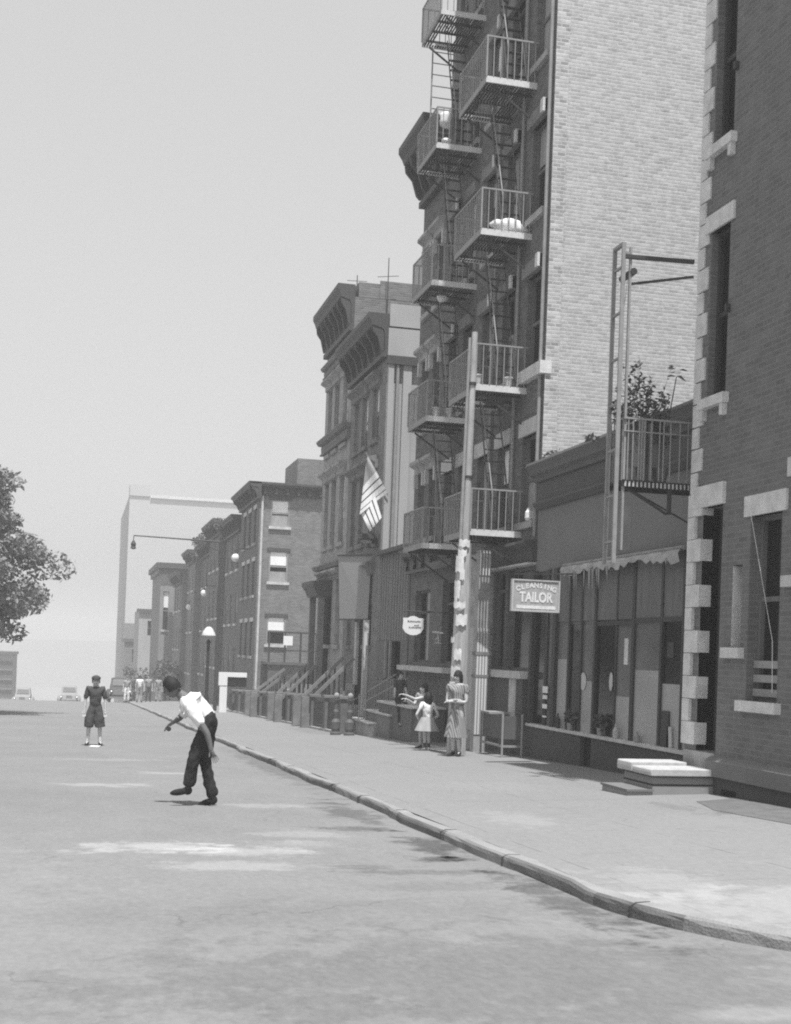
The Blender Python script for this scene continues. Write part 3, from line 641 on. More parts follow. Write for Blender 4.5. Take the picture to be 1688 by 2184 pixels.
MB().box(XT - 0.30, XT + 0.02, TY0 + 0.02, 25.62, -0.40, -0.26).build('shop_sill', LIME_D, te)
MB().box(XT - 0.30, XT + 0.02, 28.15, 29.98, -0.42, -0.30).build('shop_sill', LIME_D, te)
MB().box(XT - 0.22, XT, TY0 + 0.05, 25.4, -1.15, -0.41).build('shop_bulkhead', CORN, te)
MB().box(XT - 0.24, XT - 0.0, 23.25, 23.62, -1.15, -0.41).build('shop_bulkhead_post', LIME_D, te)
# striped pilaster and the postered pilaster beside it
STRIPE = bpy.data.materials.new('white_and_grey_stripes'); STRIPE.use_nodes = True
def stripes(m, lo, hi, per, axis_mix=(1, 1, 0), rough=0.8, vert=True):
    n = m.node_tree.nodes; L = m.node_tree.links; b = n['Principled BSDF']; b.inputs['Roughness'].default_value = rough
    tc = n.new('ShaderNodeTexCoord'); d = n.new('ShaderNodeVectorMath'); d.operation = 'DOT_PRODUCT'; d.inputs[1].default_value = axis_mix
    L.new(tc.outputs['Object'], d.inputs[0]); k = n.new('ShaderNodeMath'); k.operation = 'MULTIPLY'; k.inputs[1].default_value = 2 * math.pi / per; L.new(d.outputs['Value'], k.inputs[0])
    s_ = n.new('ShaderNodeMath'); s_.operation = 'SINE'; L.new(k.outputs[0], s_.inputs[0])
    r = n.new('ShaderNodeMapRange'); r.inputs['From Min'].default_value = -0.35; r.inputs['From Max'].default_value = 0.35; r.inputs['To Min'].default_value = lo; r.inputs['To Max'].default_value = hi
    L.new(s_.outputs[0], r.inputs[0]); L.new(r.outputs[0], b.inputs['Base Color'])
stripes(STRIPE, 0.28, 0.68, 0.06)
pp = MB(); pp.box(XT - 0.30, XT + 0.02, 25.52, 26.25, -2.1, 2.2); pp.build('pilaster', BROWNST_L, te)
MB().box(XT - 0.31, XT - 0.05, 25.50, 25.518, -1.55, 0.60).build('striped_panel', STRIPE, te)
MB().box(XT - 0.312, XT - 0.301, 25.52, 26.2, -1.55, 0.60).build('striped_panel', STRIPE, te)
MB().box(XT - 0.31, XT - 0.05, 25.50, 25.518, 1.75, 2.12).build('striped_panel', STRIPE, te)
MB().box(XT - 0.32, XT - 0.0, 25.49, 25.498, 0.02, 0.10).box(XT - 0.32, XT - 0.0, 25.49, 25.498, -0.33, -0.28).build('pilaster_band', BROWNST_L, te)
pm = MB(); pm.box(XT - 0.12, XT + 0.02, 27.25, 27.95, -2.2, 2.0); pm.build('pilaster', BROWNST_L, te)
# barber style bits: a small bell-shaped lamp on the pilaster
tag(MB().lathe((XT - 0.42, 26.4, 0.33), [(0.02, 0.26), (0.05, 0.2), (0.10, 0.02), (0.105, 0)], 12).cyl((XT - 0.42, 26.4, 0.58), (XT - 0.1, 26.4, 0.66), 0.012, n=6).build('shop_lamp', IRON_D), 'small dark bell shaped lamp on a bracket beside the striped pilaster', 'lamp')
sg = thing('shield_sign', 'small white shield shaped hanging sign beside the tenement shop', 'sign', (7.04, 27.0, 0.4))
outl = [(-0.23, 0.40), (-0.12, 0.40), (-0.06, 0.435), (0, 0.45), (0.06, 0.435), (0.12, 0.40), (0.23, 0.40), (0.225, 0.30), (0.235, 0.16), (0.17, 0.06), (0.08, 0.01), (0, 0.0), (-0.08, 0.01), (-0.17, 0.06), (-0.235, 0.16), (-0.225, 0.30)]
MB().prism([(7.04 + x, 26.98, 0.40 + z * 0.93) for x, z in outl], (0, 0.03, 0)).build('board', WHITE, sg)
mb = MB(); rp = random.Random(2)
for (z, a, b) in ((0.69, -0.13, 0.13), (0.61, 0.02, 0.12), (0.56, -0.10, 0.16)):
    x = a
    while x < b: w_ = rp.uniform(0.015, 0.03); mb.box(7.04 + x, 7.04 + x + w_, 26.972, 26.979, z, z + rp.uniform(0.012, 0.028)); x += w_ + 0.008
mb.build('small_lettering', CORN_M, sg)
MB().cyl((6.92, 26.995, 0.80), (6.92, 26.995, 0.92), 0.01, n=6).cyl((7.16, 26.995, 0.80), (7.16, 26.995, 0.92), 0.01, n=6).cyl((6.84, 26.995, 0.92), (8.36, 26.995, 0.92), 0.015, n=6).build('bracket', IRON_D, sg)
tb = thing('barber_bracket', 'little white crossbar with hanging ironwork in the dark doorway between pilasters', 'bracket', (8.1, 28.6, 0.4))
MB().cyl((7.93, 28.6, 0.52), (8.18, 28.6, 0.50), 0.02, n=8).build('bar', WHITE, tb)
MB().cyl((8.05, 28.6, 0.50), (8.08, 28.6, 0.28), 0.01, n=6).cyl((8.07, 28.6, 0.40), (7.99, 28.6, 0.34), 0.01, n=6).cyl((7.99, 28.6, 0.27), (8.15, 28.6, 0.26), 0.012, n=6).build('ironwork', IRON_L, tb)

# fire escape balconies
def balcony(y0, y1, zf, label, group, ladder=True, hatch=True, stair_up=True):
    xo, xi = 7.30, XT
    b = thing('fire_escape_balcony', label, 'fire escape', (xi, y0, zf), group)
    m = MB()
    m.box(xo, xi, y0, y0 + 0.03, zf - 0.02, zf + 0.10); m.box(xo, xi, y1 - 0.03, y1, zf - 0.02, zf + 0.10)
    m.build('end_girder', IRON_L, b)
    MB().box(xo - 0.004, xo + 0.02, y0 + 0.031, y1 - 0.031, zf - 0.02, zf + 0.10).build('outer_girder', IRON, b)
    m = MB(); hx0, hx1, hy0, hy1 = xo + 0.18, xo + 0.66, y1 - 0.85, y1 - 0.12
    n_ = int((xi - xo) / 0.062)
    for i in range(n_):
        x = xo + 0.04 + i * 0.062
        if hatch and hx0 < x < hx1:
            m.box(x, x + 0.036, y0 + 0.032, hy0, zf, zf + 0.012); m.box(x, x + 0.036, hy1, y1 - 0.032, zf, zf + 0.012)
        else: m.box(x, x + 0.036, y0 + 0.032, y1 - 0.032, zf, zf + 0.012)
    m.build('platform', IRON_D, b)
    m = MB()
    for y in (y0 + 0.35, (y0 + y1) / 2, y1 - 0.35): m.box(xo + 0.02, xi, y - 0.02, y + 0.02, zf - 0.045, zf - 0.002)
    for y in (y0 + 0.1, y1 - 0.1): m.beam((xo + 0.15, y, zf - 0.04), (xi, y, zf - 0.62), 0.035)
    m.build('bracket', IRON_D, b)
    zt = zf + 0.90
    m = MB()
    m.box(xo - 0.015, xo + 0.015, y0 - 0.015, y0 + 0.015, zf + 0.10, zt); m.box(xo - 0.015, xo + 0.015, y1 - 0.015, y1 + 0.015, zf + 0.10, zt)
    m.box(xo - 0.012, xo + 0.012, y0 + 0.016, y1 - 0.016, zt - 0.03, zt); m.box(xo + 0.016, xi, y0 - 0.012, y0 + 0.012, zt - 0.03, zt); m.box(xo + 0.016, xi, y1 - 0.012, y1 + 0.012, zt - 0.03, zt)
    m.build('rail', IRON, b)
    m = MB()
    k = 7
    for i in range(1, k + 1):
        x = xo + (xi - xo) * i / (k + 0.4)
        for y in (y0, y1): m.cyl((x, y, zf + 0.1), (x, y, zt - 0.03), 0.011, n=5, caps=False)
    k = int((y1 - y0) / 0.115)
    for i in range(1, k):
        y = y0 + (y1 - y0) * i / k; m.cyl((xo, y, zf + 0.1), (xo, y, zt - 0.03), 0.012, n=5, caps=False)
    m.build('baluster', IRON, b)
    return b
NEAR = [(2.36, 'second floor'), (5.18, 'third floor'), (8.22, 'fourth floor'), (11.20, 'fifth floor'), (14.25, 'top floor')]
FAR = [(2.36, 'second floor'), (5.18, 'third floor'), (8.20, 'fourth floor'), (11.26, 'fifth floor'), (14.25, 'top floor')]
G1 = 'fire escape balconies on the tenement'
for z, nm in NEAR: balcony(23.88, 25.72, z, 'iron fire escape balcony at the %s of the column nearest the pale wall' % nm, G1)
for z, nm in FAR: balcony(27.48, 29.15, z, 'iron fire escape balcony at the %s of the column farther along the street' % nm, G1)
# stairs between the balconies
def stair(y0, z0, z1, label, x=8.0, run=1.1, sgn=1):
    s_ = thing('fire_escape_stair', label, 'stair', (x, y0, z0), 'fire escape stairs on the tenement')
    y1 = y0 + sgn * run
    m = MB(); m.beam((x - 0.2, y0, z0), (x - 0.2, y1, z1), 0.015, 0.05).beam((x + 0.2, y0, z0), (x + 0.2, y1, z1), 0.015, 0.05); m.build('stringer', IRON_D, s_)
    m = MB(); n_ = 11
    for i in range(1, n_): t = i / n_; m.box(x - 0.19, x + 0.19, y0 + (y1 - y0) * t - 0.05, y0 + (y1 - y0) * t + 0.05, z0 + (z1 - z0) * t, z0 + (z1 - z0) * t + 0.010)
    m.build('tread', IRON_D, s_)
    m = MB(); m.cyl((x - 0.22, y0, z0 + 0.8), (x - 0.22, y1, z1 + 0.45), 0.012, n=6); m.build('handrail', IRON, s_)
for (yb, lv, w_) in ((24.05, NEAR, 'nearer'), (27.62, FAR, 'farther')):
    for k in range(len(lv) - 1): stair(yb, lv[k][0] + 0.02, lv[k + 1][0], 'steep iron fire escape stair rising from the %s balcony of the %s column' % (lv[k][1], w_))
# wooden street pole in front of the near fire escape
dl = thing('utility_pole', 'weathered wooden pole with thick postered base standing before the near fire escape', 'pole', (7.13, 23.68, sw(7.13, 23.68)))
PW_ = mat('weathered_pole', 0.42, var=0.5, scale=5, stretch=(2, 2, 0.35), fine=0.2); z0 = sw(7.13, 23.68)
MB().cyl((7.11, 23.68, z0 - 0.1), (7.13, 23.68, 0.2), 0.19, 0.16, 18).cyl((7.13, 23.68, 0.2), (7.14, 23.68, 2.15), 0.16, 0.12, 18).crinkle(0.015).build('base_shaft', PW_, dl, smooth=False)
MB().cyl((7.15, 23.68, 2.15), (7.19, 23.68, 6.22), 0.072, 0.058, 14).build('upper_shaft', PW_, dl)
MB().cyl((7.045, 23.66, 2.0), (7.09, 23.66, 6.1), 0.032, 0.028, 8).build('conduit', IRON, dl)
rp = random.Random(17)
for k in range(15):
    zc = 2.1 - k * 0.16 - rp.uniform(0, .05) if k < 8 else 0.9 - (k - 8) * 0.33; a0 = rp.uniform(2.9, 4.0); da = rp.uniform(0.5, 1.3); h_ = rp.uniform(0.10, 0.22); q = MB(); rr_ = 0.17 if k < 8 else 0.195
    for i in range(7):
        for zz in (0, 1): t_ = a0 + da * i / 6; q.v.append((7.135 + math.cos(t_) * rr_, 23.68 + math.sin(t_) * rr_, zc + zz * h_ + 0.02 * math.sin(i * 2.1 + k)))
    for i in range(6): q.f.append([i * 2, i * 2 + 2, i * 2 + 3, i * 2 + 1]); q.mi.append(0)
    q.build('poster_scrap', mat('old_paper', 0.72, var=0.35, scale=9), dl)
q = MB()
for i in range(7):
    for zz in (0, 1): t_ = 3.3 + 1.2 * i / 6; q.v.append((7.115 + math.cos(t_) * 0.196, 23.68 + math.sin(t_) * 0.196, z0 + 1.08 + zz * 0.32))
for i in range(6): q.f.append([i * 2, i * 2 + 2, i * 2 + 3, i * 2 + 1]); q.mi.append(0)
q.build('poster', WHITE, dl)
for zz in (5.2, 3.4): MB().cyl((7.17, 23.68, zz), (7.17, 23.68, zz + 0.05), 0.085, n=12).build('band', IRON_D, dl)

# striped post beside the pole
sp2 = thing('striped_post', 'square post with vertical white stripes standing just right of the wooden pole', 'post', (7.86, 24.6, sw(7.86, 24.6)))
z0 = sw(7.86, 24.6)
MB().box(7.74, 7.98, 24.6, 24.82, z0 - 0.1, 2.12).build('shaft', BROWNST_L, sp2)
MB().box(7.735, 7.985, 24.588, 24.598, z0 + 0.35, 0.56).build('striped_face', STRIPE, sp2)
MB().box(7.735, 7.985, 24.588, 24.598, 1.62, 2.08).build('striped_face', STRIPE, sp2)
MB().box(7.72, 8.0, 24.58, 24.84, 0.02, 0.09).box(7.72, 8.0, 24.58, 24.84, -0.42, -0.37).build('band', BROWNST, sp2)

# gooseneck ladder under the top balcony at the far end
gl = thing('roof_ladder', 'upright iron ladder hanging against the sky at the far end of the tenement', 'ladder', (7.85, 29.3, 12.0))
MB().box(7.58, 7.61, 29.22, 29.25, 11.9, 14.27).box(8.10, 8.13, 29.22, 29.25, 11.9, 14.27).build('rail', IRON, gl)
m = MB()
for k in range(9): m.cyl((7.6, 29.235, 12.05 + k * 0.27), (8.11, 29.235, 12.05 + k * 0.27), 0.012, n=6)
m.build('rung', IRON, gl)
# belongings on the balconies
def bundle(name, c, r, label, cat, m_=CLOTHW, seed=0):
    mb = MB(); mb.ell(c, r[0], r[1], r[2], 16, 10)
    mb.v = [tuple(Vector(v) + Vector((0, 0, 1)) * 0.0 + (Vector(v) - Vector(c)) * (0.45 * noise.noise(Vector(v) * 6 + Vector((seed, 0, 0))))) for v in mb.v]
    tag(mb.build(name, m_, smooth=True), label, cat)
bundle('bedding', (7.88, 24.02, 8.44), (0.40, 0.10, 0.15), 'crumpled white bedding airing on the fourth floor balcony of the near column', 'bedding', seed=1)
bundle('cloth_bundle', (7.55, 27.75, 12.0), (0.15, 0.12, 0.20), 'white cloth bundle hanging at the rail below the top floor balcony', 'laundry', seed=2)
bundle('cloth_bundle', (7.58, 27.65, 11.46), (0.13, 0.1, 0.07), 'small white cloth on the floor of the fifth floor far balcony', 'laundry', seed=3)
bundle('cloth_bundle', (7.70, 28.0, 8.05), (0.13, 0.12, 0.08), 'white cloth tucked beneath the fourth floor far balcony', 'laundry', seed=4)
for (x, y, z, lab) in ((7.40, 24.05, 5.3, 'white pail at the outer corner of the third floor near balcony'), (8.02, 24.05, 5.3, 'white box-like tub at the wall end of the third floor near balcony'), (7.55, 27.62, 5.3, 'pale pot on the third floor far balcony by the corner'), (7.86, 27.62, 5.3, 'pale pot on the third floor far balcony by the wall')):
    t = thing('flower_pot', lab, 'pot', (x, y, z - 0.01), 'pots on the fire escapes')
    MB().lathe((x, y, z - 0.005), [(0.06, 0), (0.085, 0.17), (0.095, 0.175), (0.095, 0.20)], 12).build('tub', LIME, t)
    mb = MB(); leaves(mb, (x, y, z + 0.26), 0.10, 0.08, 0.08, 26, 0.035, random.Random(int(x * 100))); mb.build('foliage', LEAF, t)
tag(MB().lathe((8.27, 23.28, 2.62), [(0.05, 0), (0.075, 0.05), (0.07, 0.16), (0.035, 0.21), (0.04, 0.24)], 12).build('milk_jug', WHITE), 'white jug on the near window sill of the second floor', 'jug')

# fire escape gantry between shop and corner building
ge = thing('iron_gantry', 'tall narrow iron ladder frame with two arms fixed to the quoined corner', 'ladder', (7.0, 16.1, 1.3))
m = MB()
for y in (16.12, 16.42):
    m.box(6.93, 6.985, y, y + 0.03, 1.32, 5.62)
m.box(6.93, 6.985, 16.12, 16.45, 5.62, 5.66)
m.build('rail', IRON, ge)
m = MB(); m.box(7.045, 7.075, 16.12, 16.16, 1.5, 5.6); m.box(6.98, 7.05, 16.12, 16.16, 5.5, 5.53); m.build('second_rail', IRON, ge)
m = MB()
for k in range(7): m.box(6.94, 6.975, 16.16, 16.42, 1.6 + k * 0.62, 1.63 + k * 0.62)
m.build('tie', IRON, ge)
m = MB(); m.beam((6.98, 16.14, 5.47), (7.88, 15.9, 5.42), 0.05).beam((7.16, 16.4, 5.18), (7.88, 15.9, 5.22), 0.03).cyl((7.1, 16.1, 5.27), (7.1, 16.5, 5.27), 0.05); m.build('arm', IRON_D, ge)
MB().cyl((7.1, 16.3, 5.25), (6.98, 16.3, 4.0), 0.004, n=4).build('cord', IRON, ge)
bl = thing('iron_balcony', 'small railed iron balcony full of plants between shop and corner building', 'balcony', (7.5, 16.3, 2.4))
m = MB(); m.box(7.03, 8.28, 16.10, 16.125, 2.36, 2.43); m.box(7.03, 8.28, 16.60, 16.625, 2.36, 2.43)
for i in range(20): m.box(7.04 + i * 0.06, 7.075 + i * 0.06, 16.08, 16.60, 2.435, 2.45)
m.build('platform', IRON_D, bl)
m = MB()
for i in range(17): m.add([(7.06 + i * 0.058, 16.09, 2.36), (7.085 + i * 0.058, 16.09, 2.36), (7.085 + i * 0.058, 16.09, 2.43), (7.06 + i * 0.058, 16.09, 2.43)], [(0, 1, 2, 3)])
m.build('edge_scallops', LIME_D, bl)
m = MB(); m.box(7.03, 8.02, 16.095, 16.12, 3.27, 3.295); m.box(7.03, 7.05, 16.12, 16.6, 3.27, 3.295); m.box(7.03, 8.02, 16.095, 16.12, 3.10, 3.115); m.build('rail', IRON, bl)
m = MB()
for x in (7.10, 7.17, 7.26, 7.30, 7.34, 7.44, 7.56, 7.62, 7.72, 7.86, 7.98): m.cyl((x, 16.107, 2.44), (x, 16.107, 3.27), 0.009, n=5)
for i in range(5): m.cyl((7.04, 16.15 + i * 0.1, 2.44), (7.04, 16.15 + i * 0.1, 3.27), 0.009, n=5)
m.build('baluster', IRON, bl)
m = MB(); m.beam((7.12, 16.15, 2.34), (7.72, 16.15, 2.02), 0.03).beam((7.40, 16.5, 2.34), (8.25, 16.5, 1.95), 0.02).box(7.72, 7.76, 16.1, 16.16, 2.02, 2.36); m.build('brace', IRON_D, bl)
tag(MB().box(7.36, 7.40, 16.2, 16.5, 2.46, 3.30).box(7.46, 7.50, 16.2, 16.5, 2.46, 3.25).build('board', WOOD_L), 'pair of pale upright boards standing inside the plant balcony', 'board')
# plants on it
def bush(loc, label, spread, h, n_, seed, mleaf=LEAF):
    t = thing('potted_plant', label, 'plant', loc, 'plants on the iron balcony'); rnd = random.Random(seed)
    MB().lathe(loc, [(0.08, 0), (0.11, 0.2), (0.12, 0.22)], 10).build('pot', WOOD_M, t)
    sm = MB(); fo = MB()
    for k in range(n_):
        a = rnd.uniform(0, 6.28); rr_ = rnd.uniform(0.1, 1) * spread; top = Vector(loc) + Vector((math.cos(a) * rr_, math.sin(a) * rr_ * 0.6, h * rnd.uniform(0.5, 1.0)))
        base = Vector(loc) + Vector((0, 0, 0.2)); mid = (base + top) / 2 + Vector((0, 0, 0.1))
        sm.cyl(base, mid, 0.006, 0.004, 4).cyl(mid, top, 0.004, 0.002, 4)
        for j in range(10):
            p = mid.lerp(top, rnd.random()) ; leaves(fo, p, 0.05, 0.05, 0.05, 1, 0.04, rnd)
        leaves(fo, top, 0.07, 0.07, 0.06, 8, 0.036, rnd)
    sm.build('stem', WOOD_M, t); fo.build('foliage', mleaf, t)
bush((7.18, 16.35, 2.45), 'tall feathery plant at the outer end of the iron balcony beside the ladder rails', 0.30, 1.35, 16, 5)
bush((7.45, 16.38, 2.45), 'widest leafy plant in the middle of the iron balcony', 0.42, 1.65, 34, 8)
bush((7.68, 16.32, 2.45), 'shorter leafy plant toward the wall side of the iron balcony', 0.25, 1.25, 18, 9)
sp = thing('drooping_plant', 'single thin stemmed plant with drooping top leaves nearest the quoins', 'plant', (7.72, 16.2, 3.32))
MB().cyl((7.72, 16.2, 3.30), (7.82, 16.2, 3.92), 0.010, 0.007, 5).build('stem', WOOD_D, sp)
MB().add([(7.82, 16.2, 3.93), (7.9, 16.22, 3.95), (7.98, 16.2, 3.86), (7.9, 16.17, 3.89)], [(0, 1, 2, 3)]).add([(7.82, 16.2, 3.93), (7.74, 16.22, 3.95), (7.68, 16.2, 3.92), (7.74, 16.17, 3.91)], [(0, 1, 2, 3)]).add([(7.86, 16.2, 4.02), (7.93, 16.22, 4.05), (8.0, 16.2, 4.01), (7.93, 16.17, 4.0)], [(0, 1, 2, 3)]).build('leaf', LEAF, sp)
mb = MB(); leaves(mb, (6.72, 16.5, 3.05), 0.12, 0.1, 0.04, 30, 0.05, random.Random(4)); leaves(mb, (8.1, 21.8, 3.68), 0.05, 0.5, 0.05, 60, 0.03, random.Random(4))
tag(mb.build('roof_weeds', LEAF), 'sparse weeds growing on the shop cornice by the ladder', 'weeds', kind='stuff')

# ------------------------------------------------------------------ second tenement with hooded windows
t2 = thing('tenement', 'narrow dark tenement with hooded windows just beyond the fire escapes', 'building', (8.35, 31.2, gz(31)))
T2Y = (30.02, 32.45)
hx = []
c2 = [(30.35, 31.0), (31.45, 32.05)]; f2 = [(2.9, 4.6), (5.7, 7.5), (8.7, 10.4)]
hx = [(a, b, z0, z1) for z0, z1 in f2 for a, b in c2] + [(30.5, 31.9, -0.2, 1.6)]
shell(t2, 8.36, 20, T2Y[0], T2Y[1], -2.6, 12.6, BR_DARK, BR_DARK, hx=hx)
cornice(t2, 8.36, T2Y[0], T2Y[1], 13.1, 0.75, 1.5, brackets=0.55)
for z0, z1 in f2:
    for a, b in c2:
        wd = window(t2, 'x', 8.36, a, b, z0, z1, fm_mat=WOOD_M, blind=rb_.choice((0.3, 0.5, 0.0)), bmat=CURT, sill=True, smat=BROWNST_L)
        MB().prism([(8.36 - d, a - 0.16, z1 + zz) for d, zz in ((0, 0.36), (0.22, 0.30), (0.22, 0.22), (0.08, 0.14), (0.08, 0), (0, 0))], (0, b - a + 0.32, 0)).build('window_hood', BROWNST_L, wd)
        MB().box(8.26, 8.36, a - 0.15, a - 0.03, z1 - 0.35, z1).box(8.26, 8.36, b + 0.03, b + 0.15, z1 - 0.35, z1).build('hood_bracket', LIME_D, wd)
window(t2, 'x', 8.36, 30.5, 31.9, -0.2, 1.6, sill=False, sash=0.7)
cornice(t2, 8.36, T2Y[0], T2Y[1], 2.65, 0.35, 0.6, m=CORN_M, brackets=0.8, name='shop_cornice')
MB().box(8.06, 8.36, T2Y[0], T2Y[1], -0.42, -0.3).build('shop_sill', LIME_D, t2)

# low timber extension with the dark round headed doorway
ex = thing('timber_extension', 'low boarded extension with a small dark doorway between tenement and row houses', 'extension', (8.35, 34.2, gz(34)))
hx = [(33.2, 34.9, -0.7, 0.32)]
shell(ex, 8.33, 14, 32.47, 35.98, -2.8, 2.75, WOOD_M, WOOD_M, hx=hx, depth=0.3)
mb = MB(); rr = random.Random(5)
y = 32.6
while y < 35.9:
    zt_ = 2.7
    for (z0, z1) in ((0.35, zt_), (-2.6, -0.72)): mb.box(8.30, 8.33, y, y + 0.05, z0, z1)
    y += rr.uniform(0.18, 0.32)
mb.build('board_batten', WOOD_L, ex)
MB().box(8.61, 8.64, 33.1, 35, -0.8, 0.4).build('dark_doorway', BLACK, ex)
MB().box(8.28, 8.34, 34.2, 34.32, -0.7, 0.32).box(8.28, 8.34, 34.7, 34.8, -0.7, 0.32).build('door_post', WOOD_L, ex)
MB().box(8.15, 8.4, 32.5, 35.95, 2.75, 2.86).build('eave', CORN, ex)

# ------------------------------------------------------------------ row houses E2 (nearer, lower) and E1
def row_house(label, y0, y1, top, hx_cols, fl, near_mat, corn_h=1.25, out=0.6, X=8.35, front=BROWNST, Xb=20, wl=True):
    r = thing('row_house', label, 'building', (X, (y0 + y1) / 2, gz((y0 + y1) / 2)))
    hx = [(a, b, z0, z1) for z0, z1 in fl for a, b in hx_cols]
    shell(r, X, Xb, y0, y1, -3.2, top - 0.4, front, near_mat, hx=hx, depth=0.22)
    cornice(r, X, y0, y1, top, out, corn_h, brackets=0.75, m=CORN)
    for z0, z1 in fl:
        for a, b in hx_cols:
            w_ = window(r, 'x', X, a, b, z0, z1, fm_mat=WOOD_L, blind=rb_.choice((0.0, 0.4, 0.6)), curtain=rb_.choice((0, .5)), smat=front)
            MB().prism([(X - d, a - 0.18, z1 + zz) for d, zz in ((0, 0.40), (0.26, 0.34), (0.28, 0.26), (0.10, 0.16), (0.10, 0), (0, 0))], (0, b - a + 0.36, 0)).build('window_hood', front, w_)
    return r
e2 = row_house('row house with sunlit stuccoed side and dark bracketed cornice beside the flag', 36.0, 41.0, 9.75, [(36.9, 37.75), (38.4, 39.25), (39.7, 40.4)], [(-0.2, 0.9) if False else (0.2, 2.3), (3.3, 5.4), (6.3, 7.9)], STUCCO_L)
# details of its sunlit side: flue breast, ledge, pipes
MB().box(8.30, 9.3, 35.82, 35.98, 8.28, 8.52).build('ledge', CORN, e2)
MB().box(8.36, 8.52, 35.86, 35.995, 2.9, 8.28).box(8.80, 9.05, 35.88, 35.995, 2.9, 8.28).build('pilaster_strip', STUCCO_L, e2)
MB().cyl((8.64, 35.9, 2.9), (8.64, 35.9, 8.3), 0.05).build('downpipe', IRON, e2)
MB().box(8.37, 9.6, 36.0, 36.35, 9.4, 10.05).build('parapet', STUCCO_L, e2)
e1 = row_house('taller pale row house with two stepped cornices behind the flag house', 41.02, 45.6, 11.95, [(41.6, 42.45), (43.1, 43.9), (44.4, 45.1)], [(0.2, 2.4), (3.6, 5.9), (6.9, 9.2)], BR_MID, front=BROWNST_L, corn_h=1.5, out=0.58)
MB().box(8.5, 13.0, 41.2, 42.0, 11.5, 12.1).box(9.2, 13.0, 41.15, 41.19, 11.5, 12.2).build('parapet', BR_MID, e1)
cornice(e1, 8.35, 41.02, 45.6, 7.45, 0.30, 0.5, m=BROWNST, brackets=0, name='belt_course')
cornice(e1, 8.35, 41.02, 45.6, 10.1, 0.24, 0.4, m=BROWNST, brackets=0, name='belt_course')
cornice(e1, 8.35, 41.02, 45.6, 2.95, 0.30, 0.5, m=BROWNST, brackets=0, name='belt_course')
for (x, y, z, h_, lab) in ((9.4, 40.9, 9.6, 3.3, 'tallest bare aerial mast above the row house roofs'), (8.9, 43.5, 11.9, 1.1, 'short aerial mast on the pale row house')):
    t = thing('aerial_mast', lab, 'aerial', (x, y, z), 'roof aerials'); MB().cyl((x, y, z), (x, y, z + h_), 0.025, 0.015, 6).build('mast', IRON_D, t); MB().cyl((x - 0.35, y, z + h_ * 0.8), (x + 0.35, y, z + h_ * 0.83), 0.012, n=5).build('crossbar', IRON_D, t)
# portico of the pale row house
po = thing('portico', 'projecting stone entrance portico with dark flat roof on the pale row house', 'portico', (7.8, 44.4, -2.5))
MB().prism([(8.35 - d, 43.1, 2.35 + z) for d, z in ((0, 0), (0.72, 0), (0.72, -0.12), (0.6, -0.26), (0.5, -0.5), (0, -0.5))], (0, 2.0, 0)).build('roof', CORN, po)
MB().box(7.92, 8.12, 43.2, 43.4, -1.2, 1.85).box(7.92, 8.12, 44.8, 45.0, -1.2, 1.85).build('column', BROWNST, po)
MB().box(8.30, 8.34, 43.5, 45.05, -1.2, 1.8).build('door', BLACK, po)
# stoops with sloping rails
def stoop(yc, zb, zt_, label, w_=1.5, m_=BROWNST_L, x0=6.9, x1=8.33):
    s_ = thing('stoop', label, 'steps', (x0, yc, zb), 'stoops of the row houses'); n_ = 8; mb = MB()
    for i in range(n_): mb.box(x0 + (x1 - x0) * i / n_, x1, yc - w_ / 2, yc + w_ / 2, zb + (zt_ - zb) * i / n_, zb + (zt_ - zb) * (i + 1) / n_)
    mb.build('steps', m_, s_)
    for sg_ in (-1, 1):
        y = yc + sg_ * (w_ / 2 + 0.08)
        mb = MB(); mb.beam((x0 - 0.15, y, zb + 0.75), (x1 - 0.2, y, zt_ + 0.8), 0.09, 0.10); mb.build('handrail', BROWNST, s_)
        mb = MB()
        for i in range(7): t = i / 7; x = x0 + (x1 - 0.3 - x0) * t; z_ = zb + (zt_ - zb) * t; mb.cyl((x, y, z_), (x, y, z_ + 0.78), 0.035, 0.025, 7)
        mb.build('baluster', IRON_D, s_)
        MB().box(x0 - 0.32, x0 - 0.08, y - 0.12, y + 0.12, zb, zb + 0.95).build('newel', BROWNST, s_)
stoop(44.3, sw(7, 44), -1.15, 'tall stoop leading up to the portico of the pale row house')
stoop(38.9, sw(7, 39), -1.0, 'stoop with sloping rails in front of the flag house', w_=1.4)
stoop(50.5, sw(7, 50), -1.6, 'farthest stoop standing beyond the pale row house')
